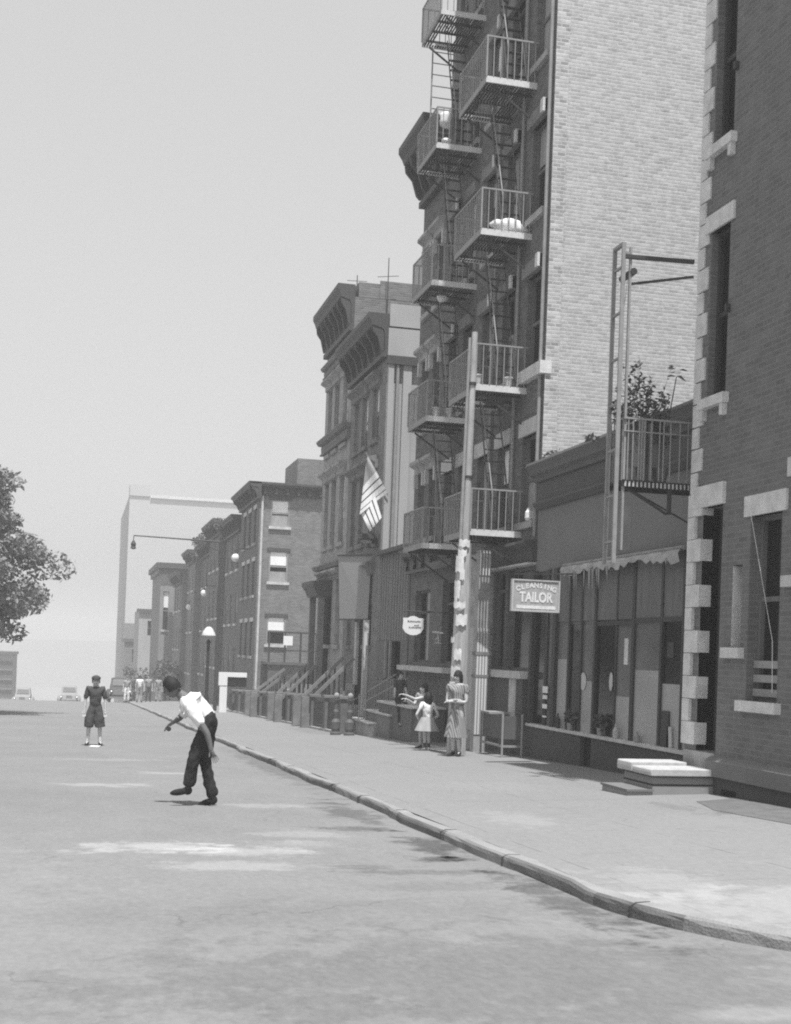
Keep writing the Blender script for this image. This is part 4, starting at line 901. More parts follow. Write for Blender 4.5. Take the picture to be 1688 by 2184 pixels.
# long ironwork and stone area fence along the row
fe = thing('area_fence', 'low ornate area railing of stone posts and iron panels before the row houses', 'fence', (6.95, 45, gz(45)))
mb = MB(); pn = MB(); tp = MB(); y = 33.6; rnd = random.Random(8); cb_ = MB()
while y < 60:
    zb = sw(6.95, y); mb.box(6.83, 7.07, y - 0.13, y + 0.13, zb - 0.1, zb + 0.93); tp.box(6.79, 7.11, y - 0.17, y + 0.17, zb + 0.93, zb + 1.0)
    y2 = y + 2.2; zb2 = sw(6.95, y2)
    pn = MB()
    for k in range(1, 24):
        t = k / 24; yy = y + 0.13 + (1.94) * t; z_ = zb + (zb2 - zb) * t
        pn.cyl((6.95, yy, z_ + 0.05), (6.95, yy, z_ + 0.84 + 0.1 * (k % 2)), 0.026, n=5)
    pn.beam((6.95, y + 0.13, zb + 0.86), (6.95, y2 - 0.13, zb2 + 0.86), 0.07, 0.09); pn.beam((6.95, y + 0.13, zb + 0.14), (6.95, y2 - 0.13, zb2 + 0.14), 0.05)
    pn.beam((6.95, y + 0.13, zb + 0.5), (6.95, y2 - 0.13, zb2 + 0.5), 0.04)
    pn.build('iron_panel', CORN_M, fe)
    cb_.prism([(6.80, y, zb - 0.1), (7.10, y, zb - 0.1), (7.10, y, zb + 0.06), (6.80, y, zb + 0.06)], (0, 2.2, zb2 - zb))
    y = y2
mb.build('post', mat('fence_stone', 0.14, var=0.4, scale=4), fe); tp.build('post_cap', BROWNST, fe); cb_.build('kerb_stone', BROWNST_L, fe)
# turned gate posts near the girls
for (yy, k) in ((32.6, 'nearer'), (33.0, 'farther')):
    t = thing('gate_post', 'turned iron gate post with ball top, the %s of the pair' % k, 'post', (6.9 + (0.0 if k == 'nearer' else -0.28), yy, sw(6.9, yy)), 'turned gate posts')
    c = t.location
    MB().lathe(tuple(c), [(0.14, 0), (0.14, 0.06), (0.10, 0.08), (0.12, 0.16), (0.12, 0.34), (0.06, 0.42), (0.08, 0.6), (0.055, 0.66), (0.055, 0.86), (0.09, 0.9), (0.09, 0.94)], 12).build('shaft', CORN_M, t)
    MB().ell((c.x, c.y, c.z + 1.01), 0.075, 0.075, 0.085, 10, 8).build('ball', IRON, t)
MB_ = MB()
# stone steps by the tenement and extension
cs = thing('stone_steps', 'broad dark stone steps up to the tenement shop behind the children', 'steps', (7.7, 31.5, sw(7.7, 31)))
z0 = sw(7.7, 31)
MB().box(7.25, 8.3, 31.9, 34.4, z0 - 0.2, z0 + 0.28).build('step', BROWNST_L, cs)
MB().box(7.45, 8.3, 30.5, 33.4, z0 - 0.2, z0 + 0.56).build('step', BROWNST, cs)
MB().box(7.50, 8.3, 28.6, 31.9, z0 - 0.2, z0 + 0.84).build('step', CORN_M, cs)
MB().box(7.40, 8.3, 30.45, 33.4, z0 + 0.56, z0 + 0.60).box(7.45, 8.3, 28.55, 31.95, z0 + 0.84, z0 + 0.89).box(7.20, 8.3, 31.88, 34.45, z0 + 0.28, z0 + 0.32).build('tread', LIME_D, cs)
MB().cyl((7.2, 32.9, z0 + 0.3), (7.2, 32.9, z0 + 1.0), 0.015, n=6).cyl((7.15, 34.3, z0 + 0.45), (7.9, 30.6, z0 + 1.5), 0.014, n=6).cyl((7.15, 34.3, z0 + 0.65), (7.8, 31.0, z0 + 1.65), 0.014, n=6).cyl((7.4, 33.0, z0 + 0.2), (7.4, 33.0, z0 + 2.6), 0.02, n=6).build('handrail', IRON, cs)
# iron stand by the tenement shop
ic = thing('iron_stand', 'rusty open iron stand on legs in front of the bulkhead beside the tailor shop', 'stand', (8.0, 23.4, sw(8, 24)))
z0 = sw(7.9, 23.4)
m = MB()
for (x, y) in ((7.72, 22.75), (7.72, 24.05), (8.1, 22.75), (8.1, 24.05)): m.cyl((x, y, z0), (x, y, z0 + 0.82), 0.022, n=6)
m.build('leg', IRON, ic)
MB().box(7.70, 8.12, 23.52, 24.053, z0 + 0.78, z0 + 0.82).box(7.71, 7.74, 22.75, 24.05, z0 + 0.2, z0 + 0.24).box(7.71, 8.1, 22.73, 22.76, z0 + 0.2, z0 + 0.24).build('rail', IRON, ic)
MB().box(7.735, 7.75, 22.8, 24.0, z0 + 0.35, z0 + 0.78).box(7.735, 8.09, 22.775, 22.79, z0 + 0.35, z0 + 0.78).build('side_panel', CORN_M, ic)
# sign board across the row house entrance
bd = thing('sign_board', 'big plain grey canvas board hung across the entrance of the flag house', 'board', (7.6, 38.5, 0.9))
MB().add([(7.62, 38.4, 2.87), (8.35, 37.2, 2.84), (8.33, 37.3, 0.98), (7.72, 38.4, 0.98), (7.60, 38.42, 2.87), (8.33, 37.23, 2.84), (8.31, 37.33, 0.98), (7.70, 38.42, 0.98)], [(0, 3, 2, 1), (4, 5, 6, 7), (0, 1, 5, 4), (2, 3, 7, 6), (0, 4, 7, 3), (1, 2, 6, 5)]).build('canvas', mat('grey_canvas', 0.32, var=0.05, scale=2), bd)
MB().beam((7.58, 38.44, 2.9), (8.34, 37.19, 2.87), 0.04).beam((7.7, 38.42, 0.96), (8.34, 37.3, 0.96), 0.04).build('batten', IRON_D, bd)
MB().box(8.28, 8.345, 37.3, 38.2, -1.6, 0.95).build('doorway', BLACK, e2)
MB().box(8.2, 8.345, 38.2, 38.5, -1.6, 0.9).box(8.2, 8.345, 37.1, 37.3, -1.9, 0.95).build('door_pilaster', LIME_D, e2)
MB().box(7.85, 8.34, 36.3, 36.9, 3.28, 3.42).box(8.02, 8.34, 36.35, 36.85, 3.05, 3.15).build('door_hood', CORN, e2)

# ------------------------------------------------------------------ flag
fl = thing('flag', 'striped flag with stars hanging from an angled pole on the row house', 'flag', (8.35, 36.0, 4.5))
MB().cyl((8.46, 35.80, 4.50), (7.74, 35.72, 5.66), 0.018, n=8).build('flagpole', WOOD_L, fl)
A, B = Vector((7.79, 35.70, 5.56)), Vector((8.42, 35.76, 4.56))     # hoist edge on the pole
C_, D_ = Vector((7.62, 35.72, 3.88)), Vector((7.75, 35.68, 5.25))
FW = mat('flag_white', 0.92, var=0.02, fine=0.02); FD = mat('flag_dark', 0.07, var=0.1); FG = mat('flag_canton', 0.42, var=0.25, scale=30)
mb = MB(); N = 14
def fp(t, s_):
    p = A.lerp(B, t).lerp(D_.lerp(C_, t), s_)
    return p + Vector((0, -1, 0)) * (0.05 * math.sin(s_ * 5 + t * 3))
canton_end = 0.42
for k in range(8):
    mb.m = 2; t0, t1 = canton_end * k / 8, canton_end * (k + 1) / 8
    for j in range(8):
        mb.add([fp(t0, j / 8), fp(t1, j / 8), fp(t1, (j + 1) / 8), fp(t0, (j + 1) / 8)], [(0, 1, 2, 3)])
tt = canton_end; wd = [(0, 0.15), (1, 0.035), (0, 0.13), (1, 0.035), (0, 0.13), (1, 0.02), (0, 0.08)]
for (mi, dt) in wd:
    mb.m = mi
    for j in range(8): mb.add([fp(tt, j / 8), fp(min(1, tt + dt), j / 8), fp(min(1, tt + dt), (j + 1) / 8), fp(tt, (j + 1) / 8)], [(0, 1, 2, 3)])
    tt += dt
mb.build('cloth', [FW, FD, FG], fl, smooth=True)
mb = MB()
a0, a1 = Vector((7.65, 35.76, 3.98)), Vector((8.08, 35.76, 4.42)); b0, b1 = Vector((7.94, 35.7, 3.42)), Vector((8.27, 35.7, 3.84))
seq = [(0, 0.20), (1, 0.07), (0, 0.2), (1, 0.07), (0, 0.2), (1, 0.07), (0, 0.19)]; t = 0
for (mi, dt) in seq:
    mb.m = mi; t1 = min(1, t + dt)
    mb.add([a0.lerp(a1, t), a0.lerp(a1, t1), b0.lerp(b1, t1), b0.lerp(b1, t)], [(0, 1, 2, 3)]); t = t1
mb.build('folded_end', [FW, FD], fl)

# ------------------------------------------------------------------ far houses
F_ = thing('brick_house', 'three storey brick house with blinds in its side windows and bracketed cornice', 'building', (8.35, 66, gz(66)))
hy = [(8.92, 9.83, 5.95, 7.25), (8.92, 9.83, 3.25, 4.75), (8.92, 9.83, 0.2, 1.55)]
hx = [(y, y + 0.9, z0, z0 + 1.7) for z0 in (-0.4, 2.6, 5.2) for y in (63.4, 65.4, 67.4)]
shell(F_, 8.36, 20, 62.4, 69.6, -3.6, 7.5, BR_DARK, BR_MID, hx=hx, hy=hy)
cornice(F_, 8.36, 62.0, 69.6, 8.05, 0.62, 0.8, brackets=0.9)
mb = MB(); mb.prism([(7.8, 62.4 - d, 8.05 + z) for d, z in ((-0.2, 0), (0.4, 0), (0.4, -0.10), (0.28, -0.2), (0.08, -0.28), (0.06, -0.62), (0, -0.62))], (12.2, 0, 0)); mb.build('side_cornice', CORN, F_)
mb = MB()
for i in range(14): mb.box(8.5 + i * 0.55, 8.62 + i * 0.55, 62.13, 62.34, 7.5, 7.78)
mb.build('side_bracket', CORN, F_)
for (a, b, z0, z1), bl_, ct in zip(hy, (0.42, 0.42, 0.5), (0.4, 0.3, 0.0)):
    window(F_, 'y', 62.4, a, b, z0, z1, fm_mat=WOOD_L, blind=bl_, curtain=ct, lint=True, lmat=CORN, smat=LIME_D, lint_h=0.16, rec=0.04)
for (a, b, z0, z1) in hx: window(F_, 'x', 8.36, a, b, z0, z1, fm_mat=WOOD_L, blind=0.4, bmat=CURT, smat=BROWNST_L, lint=True)
MB().cyl((8.48, 62.33, -2), (8.48, 62.33, 7.4), 0.06).build('downpipe', LIME_D, F_)
MB().box(10.4, 14, 64, 68, 7.6, 9.6).build('roof_bulkhead', BR_MID, F_)
rp_ = thing('side_porch', 'low side porch roof with railing against the brick house', 'porch', (9.5, 61.2, -3))
MB().box(8.7, 12.5, 60.2, 62.35, -0.75, -0.62).build('roof', CORN_M, rp_)
MB().box(8.7, 12.5, 60.24, 60.28, 0.75, 0.82).box(8.7, 12.5, 60.24, 60.28, -0.1, -0.05).build('rail', IRON_D, rp_)
mb = MB()
for i in range(6): mb.box(8.72 + i * 0.75, 8.80 + i * 0.75, 60.22, 60.30, -0.62, 0.8)
mb.build('post', IRON_D, rp_); MB().box(8.75, 9.4, 60.3, 60.4, -3.1, -0.75).build('dark_post', CORN_M, rp_)
MB().box(9.42, 12.5, 60.5, 62.3, -3.2, -0.76).build('porch_wall', BR_MID, rp_)
tag(MB().box(9.42, 9.86, 60.18, 60.21, 0.18, 0.62).build('hanging_wash', CLOTHW), 'square white washing hung on the side porch rail', 'laundry')
# dark row beyond
def far_house(label, x0, y0, y1, top, m1, m2, seed, corn=True, X1=20):
    r = thing('row_house', label, 'building', (x0, (y0 + y1) / 2, gz(y0)), 'houses far down the street'); rnd = random.Random(seed)
    n_ = int((y1 - y0) / 2.4); st_ = (y1 - y0) / n_
    hx = [(y0 + st_ * (i + 0.3), y0 + st_ * (i + 0.68), z0, z0 + 1.7) for i in range(n_) for z0 in [top - 2.9 - 3 * k for k in range(3)]]
    shell(r, x0, X1, y0, y1, gz(y1) - 1, top - 0.3, m1, m2, hx=hx)
    if corn: cornice(r, x0, y0, y1, top, 0.6, 0.9, brackets=1.0, m=CORN)
    for (a, b, z0, z1) in hx: window(r, 'x', x0, a, b, z0, z1, fm_mat=WOOD_L, blind=rnd.choice((0, 0.4, 0.6)), smat=LIME_D, rec=0.08)
    return r
far_house('dark narrow house directly beyond the side windowed brick house', 8.40, 69.8, 77.0, 7.2, BR_DARK, BR_DARK, 1)
far_house('dark house with rounded ornaments along its roofline', 8.15, 77.2, 84.5, 7.65, BR_DARK, BR_DARK, 2)
far_house('dark house at the far end of the darker terrace', 8.45, 84.7, 93.0, 7.0, BR_DARK, BR_DARK, 3)
orn = thing('roof_foliage', 'dark rounded vine clumps along the roof of the distant terrace', 'vines', (8.0, 84, 7.2)); mb = MB(); rnd = random.Random(14)
for k in range(7): leaves(mb, (7.95, 76 + k * 2.6, 7.4 + rnd.uniform(-.3, .2)), 0.45, 0.8, 0.4, 160, 0.10, rnd)
mb.build('foliage', LEAF, orn)
far_house('hazy stepped brick house between the dark terrace and the pale far house', 8.0, 93.2, 99.0, 6.9, BR_MID, BR_MID, 5)
far_house('lower hazy brick house just before the pale far house', 7.6, 99.2, 107.0, 5.6, BR_MID, BR_MID, 6)
g2 = thing('pale_house', 'hazy pale three storey house with sunlit front far down the street', 'building', (8, 110, gz(110)))
shell(g2, 6.5, 14, 108, 120, -8, 6.3, mat('hazy_front', 0.20), mat('hazy_side', 0.27, var=0.3, scale=0.6), hy=[(6.75, 7.25, 1.2, 4.4), (8.7, 9.2, 1.2, 5.0)])
MB().box(6.1, 14.2, 107.5, 120.2, 6.3, 6.75).build('cornice', CORN, g2); MB().box(6.3, 14.1, 107.8, 120.1, 5.9, 6.3).build('frieze', CORN_M, g2)
window(g2, 'y', 108, 6.75, 7.25, 1.2, 4.4, fm_mat=WOOD_L, blind=0.4); window(g2, 'y', 108, 8.7, 9.2, 1.2, 5.0, fm_mat=WOOD_L)
for (x, y, h_, r_, lab) in ((6.6, 99, 2.3, 1.1, 'small hazy street tree in front of the pale far house'), (5.2, 118, 2.8, 1.3, 'faint round tree before the warehouse at the street end')):
    t = thing('street_tree', lab, 'tree', (x, y, gz(y)), 'small trees far down the pavement'); rnd = random.Random(int(y)); z0 = gz(y)
    MB().cyl((x, y, z0), (x, y, z0 + h_), 0.12, 0.06, 7).build('trunk', WOOD_D, t); fo = MB()
    for k in range(16): leaves(fo, (x + rnd.uniform(-1, 1) * r_ * .8, y + rnd.uniform(-1, 1) * r_ * .8, z0 + h_ + rnd.uniform(-1, 1) * r_ * 0.7), 0.6, 0.6, 0.45, 70, 0.13, rnd)
    fo.build('crown', LEAF, t)
for (x0, x1, y0, y1, tp_, lab, mm) in ((5.6, 12, 124, 134, 3.2, 'low hazy house stepping down beyond the pale three storey house', STUCCO_L), (4.9, 11, 140, 152, 0.4, 'lowest hazy shed nearest the warehouse foot', BR_MID)):
    t = thing('small_house', lab, 'building', (x0, y0, gz(y0)), 'small houses at the street end'); shell(t, x0, x1, y0, y1, -10, tp_, BROWNST_L, mm, hy=[(x0 + 0.8, x0 + 1.5, tp_ - 2.4, tp_ - 1.0)]); window(t, 'y', y0, x0 + 0.8, x0 + 1.5, tp_ - 2.4, tp_ - 1.0, sill=False)
    MB().box(x0 - 0.25, x1, y0 - 0.2, y0 + 0.1, tp_ - 0.25, tp_ + 0.1).build('cornice', CORN_M, t)
bigb = thing('warehouse', 'huge pale windowless warehouse fading into haze at the street end', 'building', (15, 205, gz(200)))
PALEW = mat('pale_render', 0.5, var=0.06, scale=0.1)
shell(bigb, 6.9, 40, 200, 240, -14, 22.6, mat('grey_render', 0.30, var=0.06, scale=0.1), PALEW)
MB().box(6.9, 9.9, 199.8, 204, 22.5, 24.2).build('stair_tower', PALEW, bigb)
MB().box(10, 40, 199.7, 200, 22.3, 22.75).build('parapet', LIME, bigb)
MB().box(5.7, 7.3, 170, 172, -12, 2.6).build('annex', BROWNST, bigb)
lh = thing('distant_house', 'faint hazy house with banded front at the left edge behind the tree', 'building', (-10, 200, gz(200)))
MB().box(-20, -9, 196, 210, -14, -2.3).build('wall', BR_MID, lh)
mb = MB()
for k in range(4): mb.box(-19, -8.9, 195.8, 195.99, -8 + k * 1.4, -7.4 + k * 1.4)
mb.build('window', GLASS, lh)
MB().box(-20.2, -8.8, 195.7, 210.2, -2.3, -1.9).build('cornice', CORN, lh)
# white painted gate frame standing past the fence
wf = thing('white_gate_frame', 'white painted angular gate frame on the pavement at the end of the area railing', 'gate', (6.3, 57, sw(6.3, 57)))
MB().box(6.12, 6.50, 57, 57.2, -1.70, -1.12).box(6.50, 7.35, 57, 57.2, -1.32, -1.12).box(6.18, 6.50, 57.02, 57.18, sw(6.3, 57), -1.70).build('frame', WHITE, wf)
MB().box(6.50, 7.35, 57.05, 57.15, -1.75, -1.33).build('dark_opening', BLACK, wf)

# houses across the street, outside the frame
for i, (y0, y1, top, lab) in enumerate(((12, 24, 9.5, 'brick row house across the street, nearest the corner'), (24.1, 37, 11, 'tallest brick row house across the street'), (37.1, 50, 8.5, 'lowest brick row house across the street'))):
    t = thing('row_house', lab, 'building', (-14, (y0 + y1) / 2, gz(y0)), 'houses across the street')
    mb = MB(); mb.box(-26, -13, y0, y1, -5, top); mb.build('wall', BR_DARK, t)
    mb = MB(); mb.box(-26, -12.5, y0, y1, top, top + 0.5); mb.build('cornice', CORN, t)
    for k in range(4):
        for z in (-0.2, 2.9, 6.0):
            yw = y0 + 1.2 + k * (y1 - y0 - 2) / 4; MB().box(-13.02, -12.97, yw, yw + 1.1, z, z + 1.9).build('window', GLASS, t)

# ------------------------------------------------------------------ street lamps
l1 = thing('street_lamp', 'short dark street lamp with white glass shade on the right pavement', 'street lamp', (4.0, 40.7, sw(4, 40.7)))
b = Vector(l1.location)
MB().lathe(tuple(b), [(0.15, 0), (0.15, 0.1), (0.09, 0.3), (0.07, 0.9), (0.055, 1.0), (0.045, 2.55), (0.08, 2.6), (0.03, 2.68)], 12).build('post', IRON_D, l1)
MB().lathe((b.x, b.y, 0.34), [(0.10, -0.02), (0.22, 0.0), (0.20, 0.06), (0.13, 0.2), (0.05, 0.27)], 14).build('shade', LIME, l1)
for (x, y, z, lab) in ((7.58, 65, 4.5, 'highest white globe lamp bracketed from the distant dark house'), (7.48, 80, 3.26, 'middle white globe lamp on the distant terrace'), (7.81, 95, 2.8, 'lowest and farthest white globe lamp on the street houses')):
    t = thing('globe_lamp', lab, 'lamp', (x, y, z), 'globe lamps bracketed from the far houses'); r_ = 0.21
    MB().ell((x, y, z), r_, r_, r_, 14, 10).build('globe', WHITE, t)
    MB().cyl((x, y, z + r_ * 0.9), (x, y, z + 0.45), 0.03, n=6).cyl((x, y, z + 0.45), (8.4, y, z + 0.5), 0.03, n=6).build('bracket', IRON_D, t)
MB_ = None
am = thing('mast_arm_lamp', 'long thin bracket arm lamp reaching over the roadway far down the street', 'street lamp', (6.3, 60, sw(6.3, 60)))
MB().cyl((6.3, 60, sw(6.3, 60)), (6.3, 60, 5.1), 0.09, 0.05, 8).build('pole', IRON_D, am)
MB().cyl((6.3, 60, 4.86), (2.32, 60, 4.93), 0.045, 0.03, 6).cyl((6.3, 60, 4.4), (4.9, 60, 4.86), 0.02, n=5).build('arm', IRON_D, am)
MB().cyl((2.32, 60, 4.92), (2.32, 60, 4.7), 0.02, n=5).lathe((2.32, 60, 4.3), [(0.05, 0), (0.14, 0.05), (0.10, 0.12), (0.12, 0.25), (0.04, 0.4)], 10).build('lantern', IRON_D, am)

# ------------------------------------------------------------------ tree
tr = thing('street_tree', 'broad leafy street tree leaning in from the left edge', 'tree', (-7.4, 52, gz(52) + 0.15))
TB = Vector((-7.4, 52, gz(52) + 0.15)); rnd = random.Random(33)
mb = MB(); mb.cyl(TB, TB + Vector((0.1, 0, 3.2)), 0.32, 0.24, 10); top = TB + Vector((0.1, 0, 3.2))
fo = MB(); fo2 = MB()
limbs = []
for k in range(10):
    a = k * 0.9 + rnd.uniform(-.3, .3); e_ = rnd.uniform(0.1, 1.25); l = rnd.uniform(3.2, 5.0)
    d = Vector((math.cos(a) * math.cos(e_), math.sin(a) * math.cos(e_), math.sin(e_))); p1 = top + d * l * 0.55; p2 = top + d * l
    mb.cyl(top, p1, 0.14, 0.08, 7).cyl(p1, p2, 0.08, 0.03, 6); limbs += [p1, p2]
    for j in range(3):
        p3 = p1 + Vector((rnd.gauss(0, 1), rnd.gauss(0, 1), rnd.gauss(0.3, 0.8))).normalized() * 1.6; mb.cyl(p1, p3, 0.045, 0.015, 5)
mb.build('trunk', WOOD_D, tr)
CC = TB + Vector((0.75, 0, 5.75)); clumps = []
for k in range(200):
    while True:
        v = Vector((rnd.uniform(-1, 1), rnd.uniform(-1, 1), rnd.uniform(-1, 1)))
        if 0.4 < v.length <= 1: break
    prof = 1.0 - 0.35 * max(0, v.z) - 0.25 * max(0, -v.z)
    clumps.append(CC + Vector((v.x * 6.0 * prof, v.y * 4.6 * prof, v.z * 4.9)))
for c in clumps:
    r_ = rnd.uniform(0.5, 1.05)
    leaves(fo, c, r_ * 1.3, r_ * 1.2, r_ * 0.65, 330, 0.12, rnd, droop=0.5)
fo.build('crown', mat('tree_leaf', 0.22, rough=0.6, var=0.6, scale=1.5), tr)

# ------------------------------------------------------------------ cars
CARD = mat('car_black', 0.05, rough=0.5, var=0.05, fine=0.0, spec=0.6); CARL = mat('car_pale', 0.26, rough=0.8, var=0.05, fine=0.0, spec=0.6); CHR = mat('chrome', 0.30, rough=0.35, var=0.0, fine=0.0, metal=0.5)
TYRE = mat('tyre', 0.02)
def car(x, y, label, paint, s_=1.0):
    c = thing('parked_car', label, 'car', (x, y, gz(y)), 'cars at the end of the street'); z = gz(y)
    prof = [(-2.2, 0.35), (-2.25, 0.6), (-2.1, 0.95), (-1.2, 1.05), (-0.65, 1.12), (-0.35, 1.55), (0.1, 1.68), (0.9, 1.66), (1.4, 1.45), (1.9, 1.0), (2.2, 0.7), (2.2, 0.35)]
    vs = []; mb = MB(); secs = [(-0.62, 0.96), (-0.5, 1.0), (0, 1.02), (0.5, 1.0), (0.62, 0.96)]
    n_ = len(prof)
    for (dx, k) in secs: vs += [(x + dx * (1.0 if q_[1] < 1.2 else 0.9), y + q_[0] * k, z + q_[1] * (0.97 if abs(dx) > .55 else 1)) for q_ in prof]
    fs = []
    for a in range(4):
        for i in range(n_): fs.append((a * n_ + i, a * n_ + (i + 1) % n_, (a + 1) * n_ + (i + 1) % n_, (a + 1) * n_ + i))
    fs += [tuple(range(n_))[::-1], tuple(range(4 * n_, 5 * n_))]
    mb.add(vs, fs); mb.build('body', paint, c, smooth=False)
    mb = MB()
    for sx in (-1, 1):
        mb.ell((x + sx * 0.72, y - 1.5, z + 0.52), 0.20, 0.55, 0.36, 12, 8); mb.ell((x + sx * 0.72, y + 1.35, z + 0.52), 0.20, 0.55, 0.34, 12, 8)
    mb.build('fender', paint, c, smooth=True)
    for sx in (-1, 1):
        for yy in (-1.45, 1.3):
            MB().cyl((x + sx * 0.62, y + yy, z + 0.34), (x + sx * 0.80, y + yy, z + 0.34), 0.34, n=16).build('wheel', TYRE, c)
        MB().ell((x + sx * 0.60, y - 2.12, z + 0.78), 0.10, 0.12, 0.10, 10, 8).build('headlight', CHR, c)
    MB().add([(x - 0.5, y - 0.68, z + 1.16), (x + 0.5, y - 0.68, z + 1.16), (x + 0.44, y - 0.40, z + 1.52), (x - 0.44, y - 0.40, z + 1.52)], [(0, 1, 2, 3)]).build('windscreen', CORN_M, c)
    MB().box(x - 0.75, x + 0.75, y - 2.36, y - 2.28, z + 0.36, z + 0.48).build('bumper', CHR, c)
    MB().box(x - 0.22, x + 0.22, y - 2.24, y - 2.18, z + 0.5, z + 0.95).build('grille', CHR, c)
car(2.95, 90, 'dark car with bright bonnet facing the camera nearest the right kerb', CARD)
car(-0.45, 107, 'low pale car just over the crest in mid road', CARL)
car(-4.2, 112, 'rounded pale car parked toward the left kerb under the tree', CARL)

# ------------------------------------------------------------------ people
def skin(name, verts, edges, radii, m_, parent, root=0, sub=3):
    me = bpy.data.meshes.new('tmp'); me.from_pydata([tuple(v) for v in verts], edges, [])
    ob = bpy.data.objects.new('tmp', me); COL.objects.link(ob)
    md = ob.modifiers.new('s', 'SKIN'); md.use_smooth_shade = True
    for i, v in enumerate(me.skin_vertices[0].data):
        r_ = radii[i]; v.radius = r_ if isinstance(r_, tuple) else (r_, r_); v.use_root = (i == root)
    sb = ob.modifiers.new('u', 'SUBSURF'); sb.levels = sub; sb.render_levels = sub
    bpy.context.view_layer.update()
    ev = ob.evaluated_get(bpy.context.evaluated_depsgraph_get()); m2 = bpy.data.meshes.new_from_object(ev)
    mb = MB(); mb.v = [tuple(v.co) for v in m2.vertices]; mb.f = [list(p.vertices) for p in m2.polygons]; mb.mi = [0] * len(mb.f)
    bpy.data.objects.remove(ob); bpy.data.meshes.remove(me); bpy.data.meshes.remove(m2)
    return mb
def frame(fwd, up):
    f = Vector(fwd).normalized(); u = Vector(up); r_ = f.cross(u).normalized(); u = r_.cross(f).normalized()
    return Matrix((r_, f, u)).transposed()        # columns: right, forward, up
def human(label, J, hgt, skin_m, face, up, shirt=None, sleeve=0.5, legs=None, legw=1.0, legto=1.0, skirt=None, shoes=LEATH, hair='short', cap=None, group=None, sock=None, hand_dir=None, loc=None, fingers=True, hairm=None):
    """J: pel, chest, neck, head, (sh, el, wr, hip, kn, an, toe) x (L, R); all world points."""
    k = hgt / 1.72; V = {a: Vector(b) for a, b in J.items()}
    base = Vector(loc) if loc else Vector((V['pel'].x, V['pel'].y, min(V['anL'].z, V['anR'].z) - 0.07 * k))
    t = thing('person', label, 'person', base, group)
    vs, es, rs = [], [], []
    def av(p, r_, prev=None):
        vs.append(Vector(p)); rs.append(tuple(q_ * k for q_ in r_) if isinstance(r_, tuple) else r_ * k)
        if prev is not None: es.append((prev, len(vs) - 1))
        return len(vs) - 1
    pe = av(V['pel'], 0.112); wa = av(V['pel'].lerp(V['chest'], 0.5), 0.095, pe); ch = av(V['chest'], 0.108, wa)
    nb = av(V['chest'].lerp(V['neck'], 0.7), 0.085, ch); ne = av(V['neck'], 0.060, nb); hd = av(V['neck'].lerp(V['head'], 0.6), 0.055, ne)
    for s_ in 'LR':
        a = av(V['sh' + s_], 0.058, nb); e = av(V['el' + s_], 0.040, av(V['sh' + s_].lerp(V['el' + s_], 0.5), 0.047, a)); w_ = av(V['wr' + s_], 0.026, av(V['el' + s_].lerp(V['wr' + s_], 0.45), 0.036, e))
        d = (V['wr' + s_] - V['el' + s_]).normalized()
        if hand_dir and s_ in hand_dir: d = Vector(hand_dir[s_]).normalized()
        side = d.cross(Vector((0, 0, 1)) if abs(d.z) < 0.8 else Vector((0, 1, 0))).normalized(); dn = d.cross(side)
        pm = av(V['wr' + s_] + d * 0.05 * k, (0.034, 0.020), w_)
        if fingers:
            for q_, (o_, l_) in enumerate(((-0.027, 0.070), (-0.009, 0.080), (0.009, 0.074), (0.027, 0.058))):
                p0 = av(vs[pm] + (d * 0.04 + side * o_) * k, 0.0095, pm); p1 = av(vs[p0] + (d * l_ * 0.55 + dn * 0.012 + side * o_ * 0.2) * k, 0.0085, p0); av(vs[p1] + (d * l_ * 0.4 + dn * 0.026) * k, 0.007, p1)
            p0 = av(vs[w_] + (d * 0.035 - side * 0.036) * k, 0.011, w_); av(vs[p0] + (d * 0.045 - side * 0.022 + dn * 0.012) * k, 0.009, p0)
        h = av(V['hip' + s_], 0.088, pe); kn = av(V['kn' + s_], 0.055, av(V['hip' + s_].lerp(V['kn' + s_], 0.5), 0.075, h)); cf = av(V['kn' + s_].lerp(V['an' + s_], 0.35), 0.055, kn); an = av(V['an' + s_], 0.036, cf); av(V['toe' + s_], 0.030, an)
    body = skin('body', vs, es, rs, skin_m, t)
    # head with face
    M = frame(face, up); hc = V['head']; hs = 0.97 * max(k, 0.97)
    hb = MB(); n_, m_ = 20, 16
    for j in range(m_ + 1):
        ph = math.pi * j / m_
        for i in range(n_):
            th = 2 * math.pi * i / n_; x = math.cos(th) * math.sin(ph) * 0.078; y = math.sin(th) * math.sin(ph) * 0.098; z = math.cos(ph) * 0.122
            if z < -0.02: kk = 1 - (-(z + 0.02)) * 2.4; x *= kk; y = y * kk + (0.015 if y > 0 else 0.02) * min(1, -(z + 0.02) * 14)
            if y > 0.07 and abs(x) < 0.02 and -0.045 < z < 0.015: y += 0.020 * (1 - abs(x) / 0.02) * (1.2 if z < -0.01 else 0.6)
            if y > 0.05 and 0.012 < abs(x) < 0.048 and 0.0 < z < 0.035: y -= 0.008
            hb.v.append(tuple(hc + M @ Vector((x, y, z)) * hs))
    for j in range(m_):
        for i in range(n_): hb.f.append([j * n_ + i, (j + 1) * n_ + i, (j + 1) * n_ + (i + 1) % n_, j * n_ + (i + 1) % n_]); hb.mi.append(0)
    body.add(hb.v, hb.f)
    for sx in (-1, 1): body.ell(hc + M @ Vector((sx * 0.080, -0.005, -0.005)) * hs, 0.010 * hs, 0.02 * hs, 0.030 * hs, 8, 6, M)
    bo = body.build('body', skin_m, t, smooth=True)
    fe_ = MB()
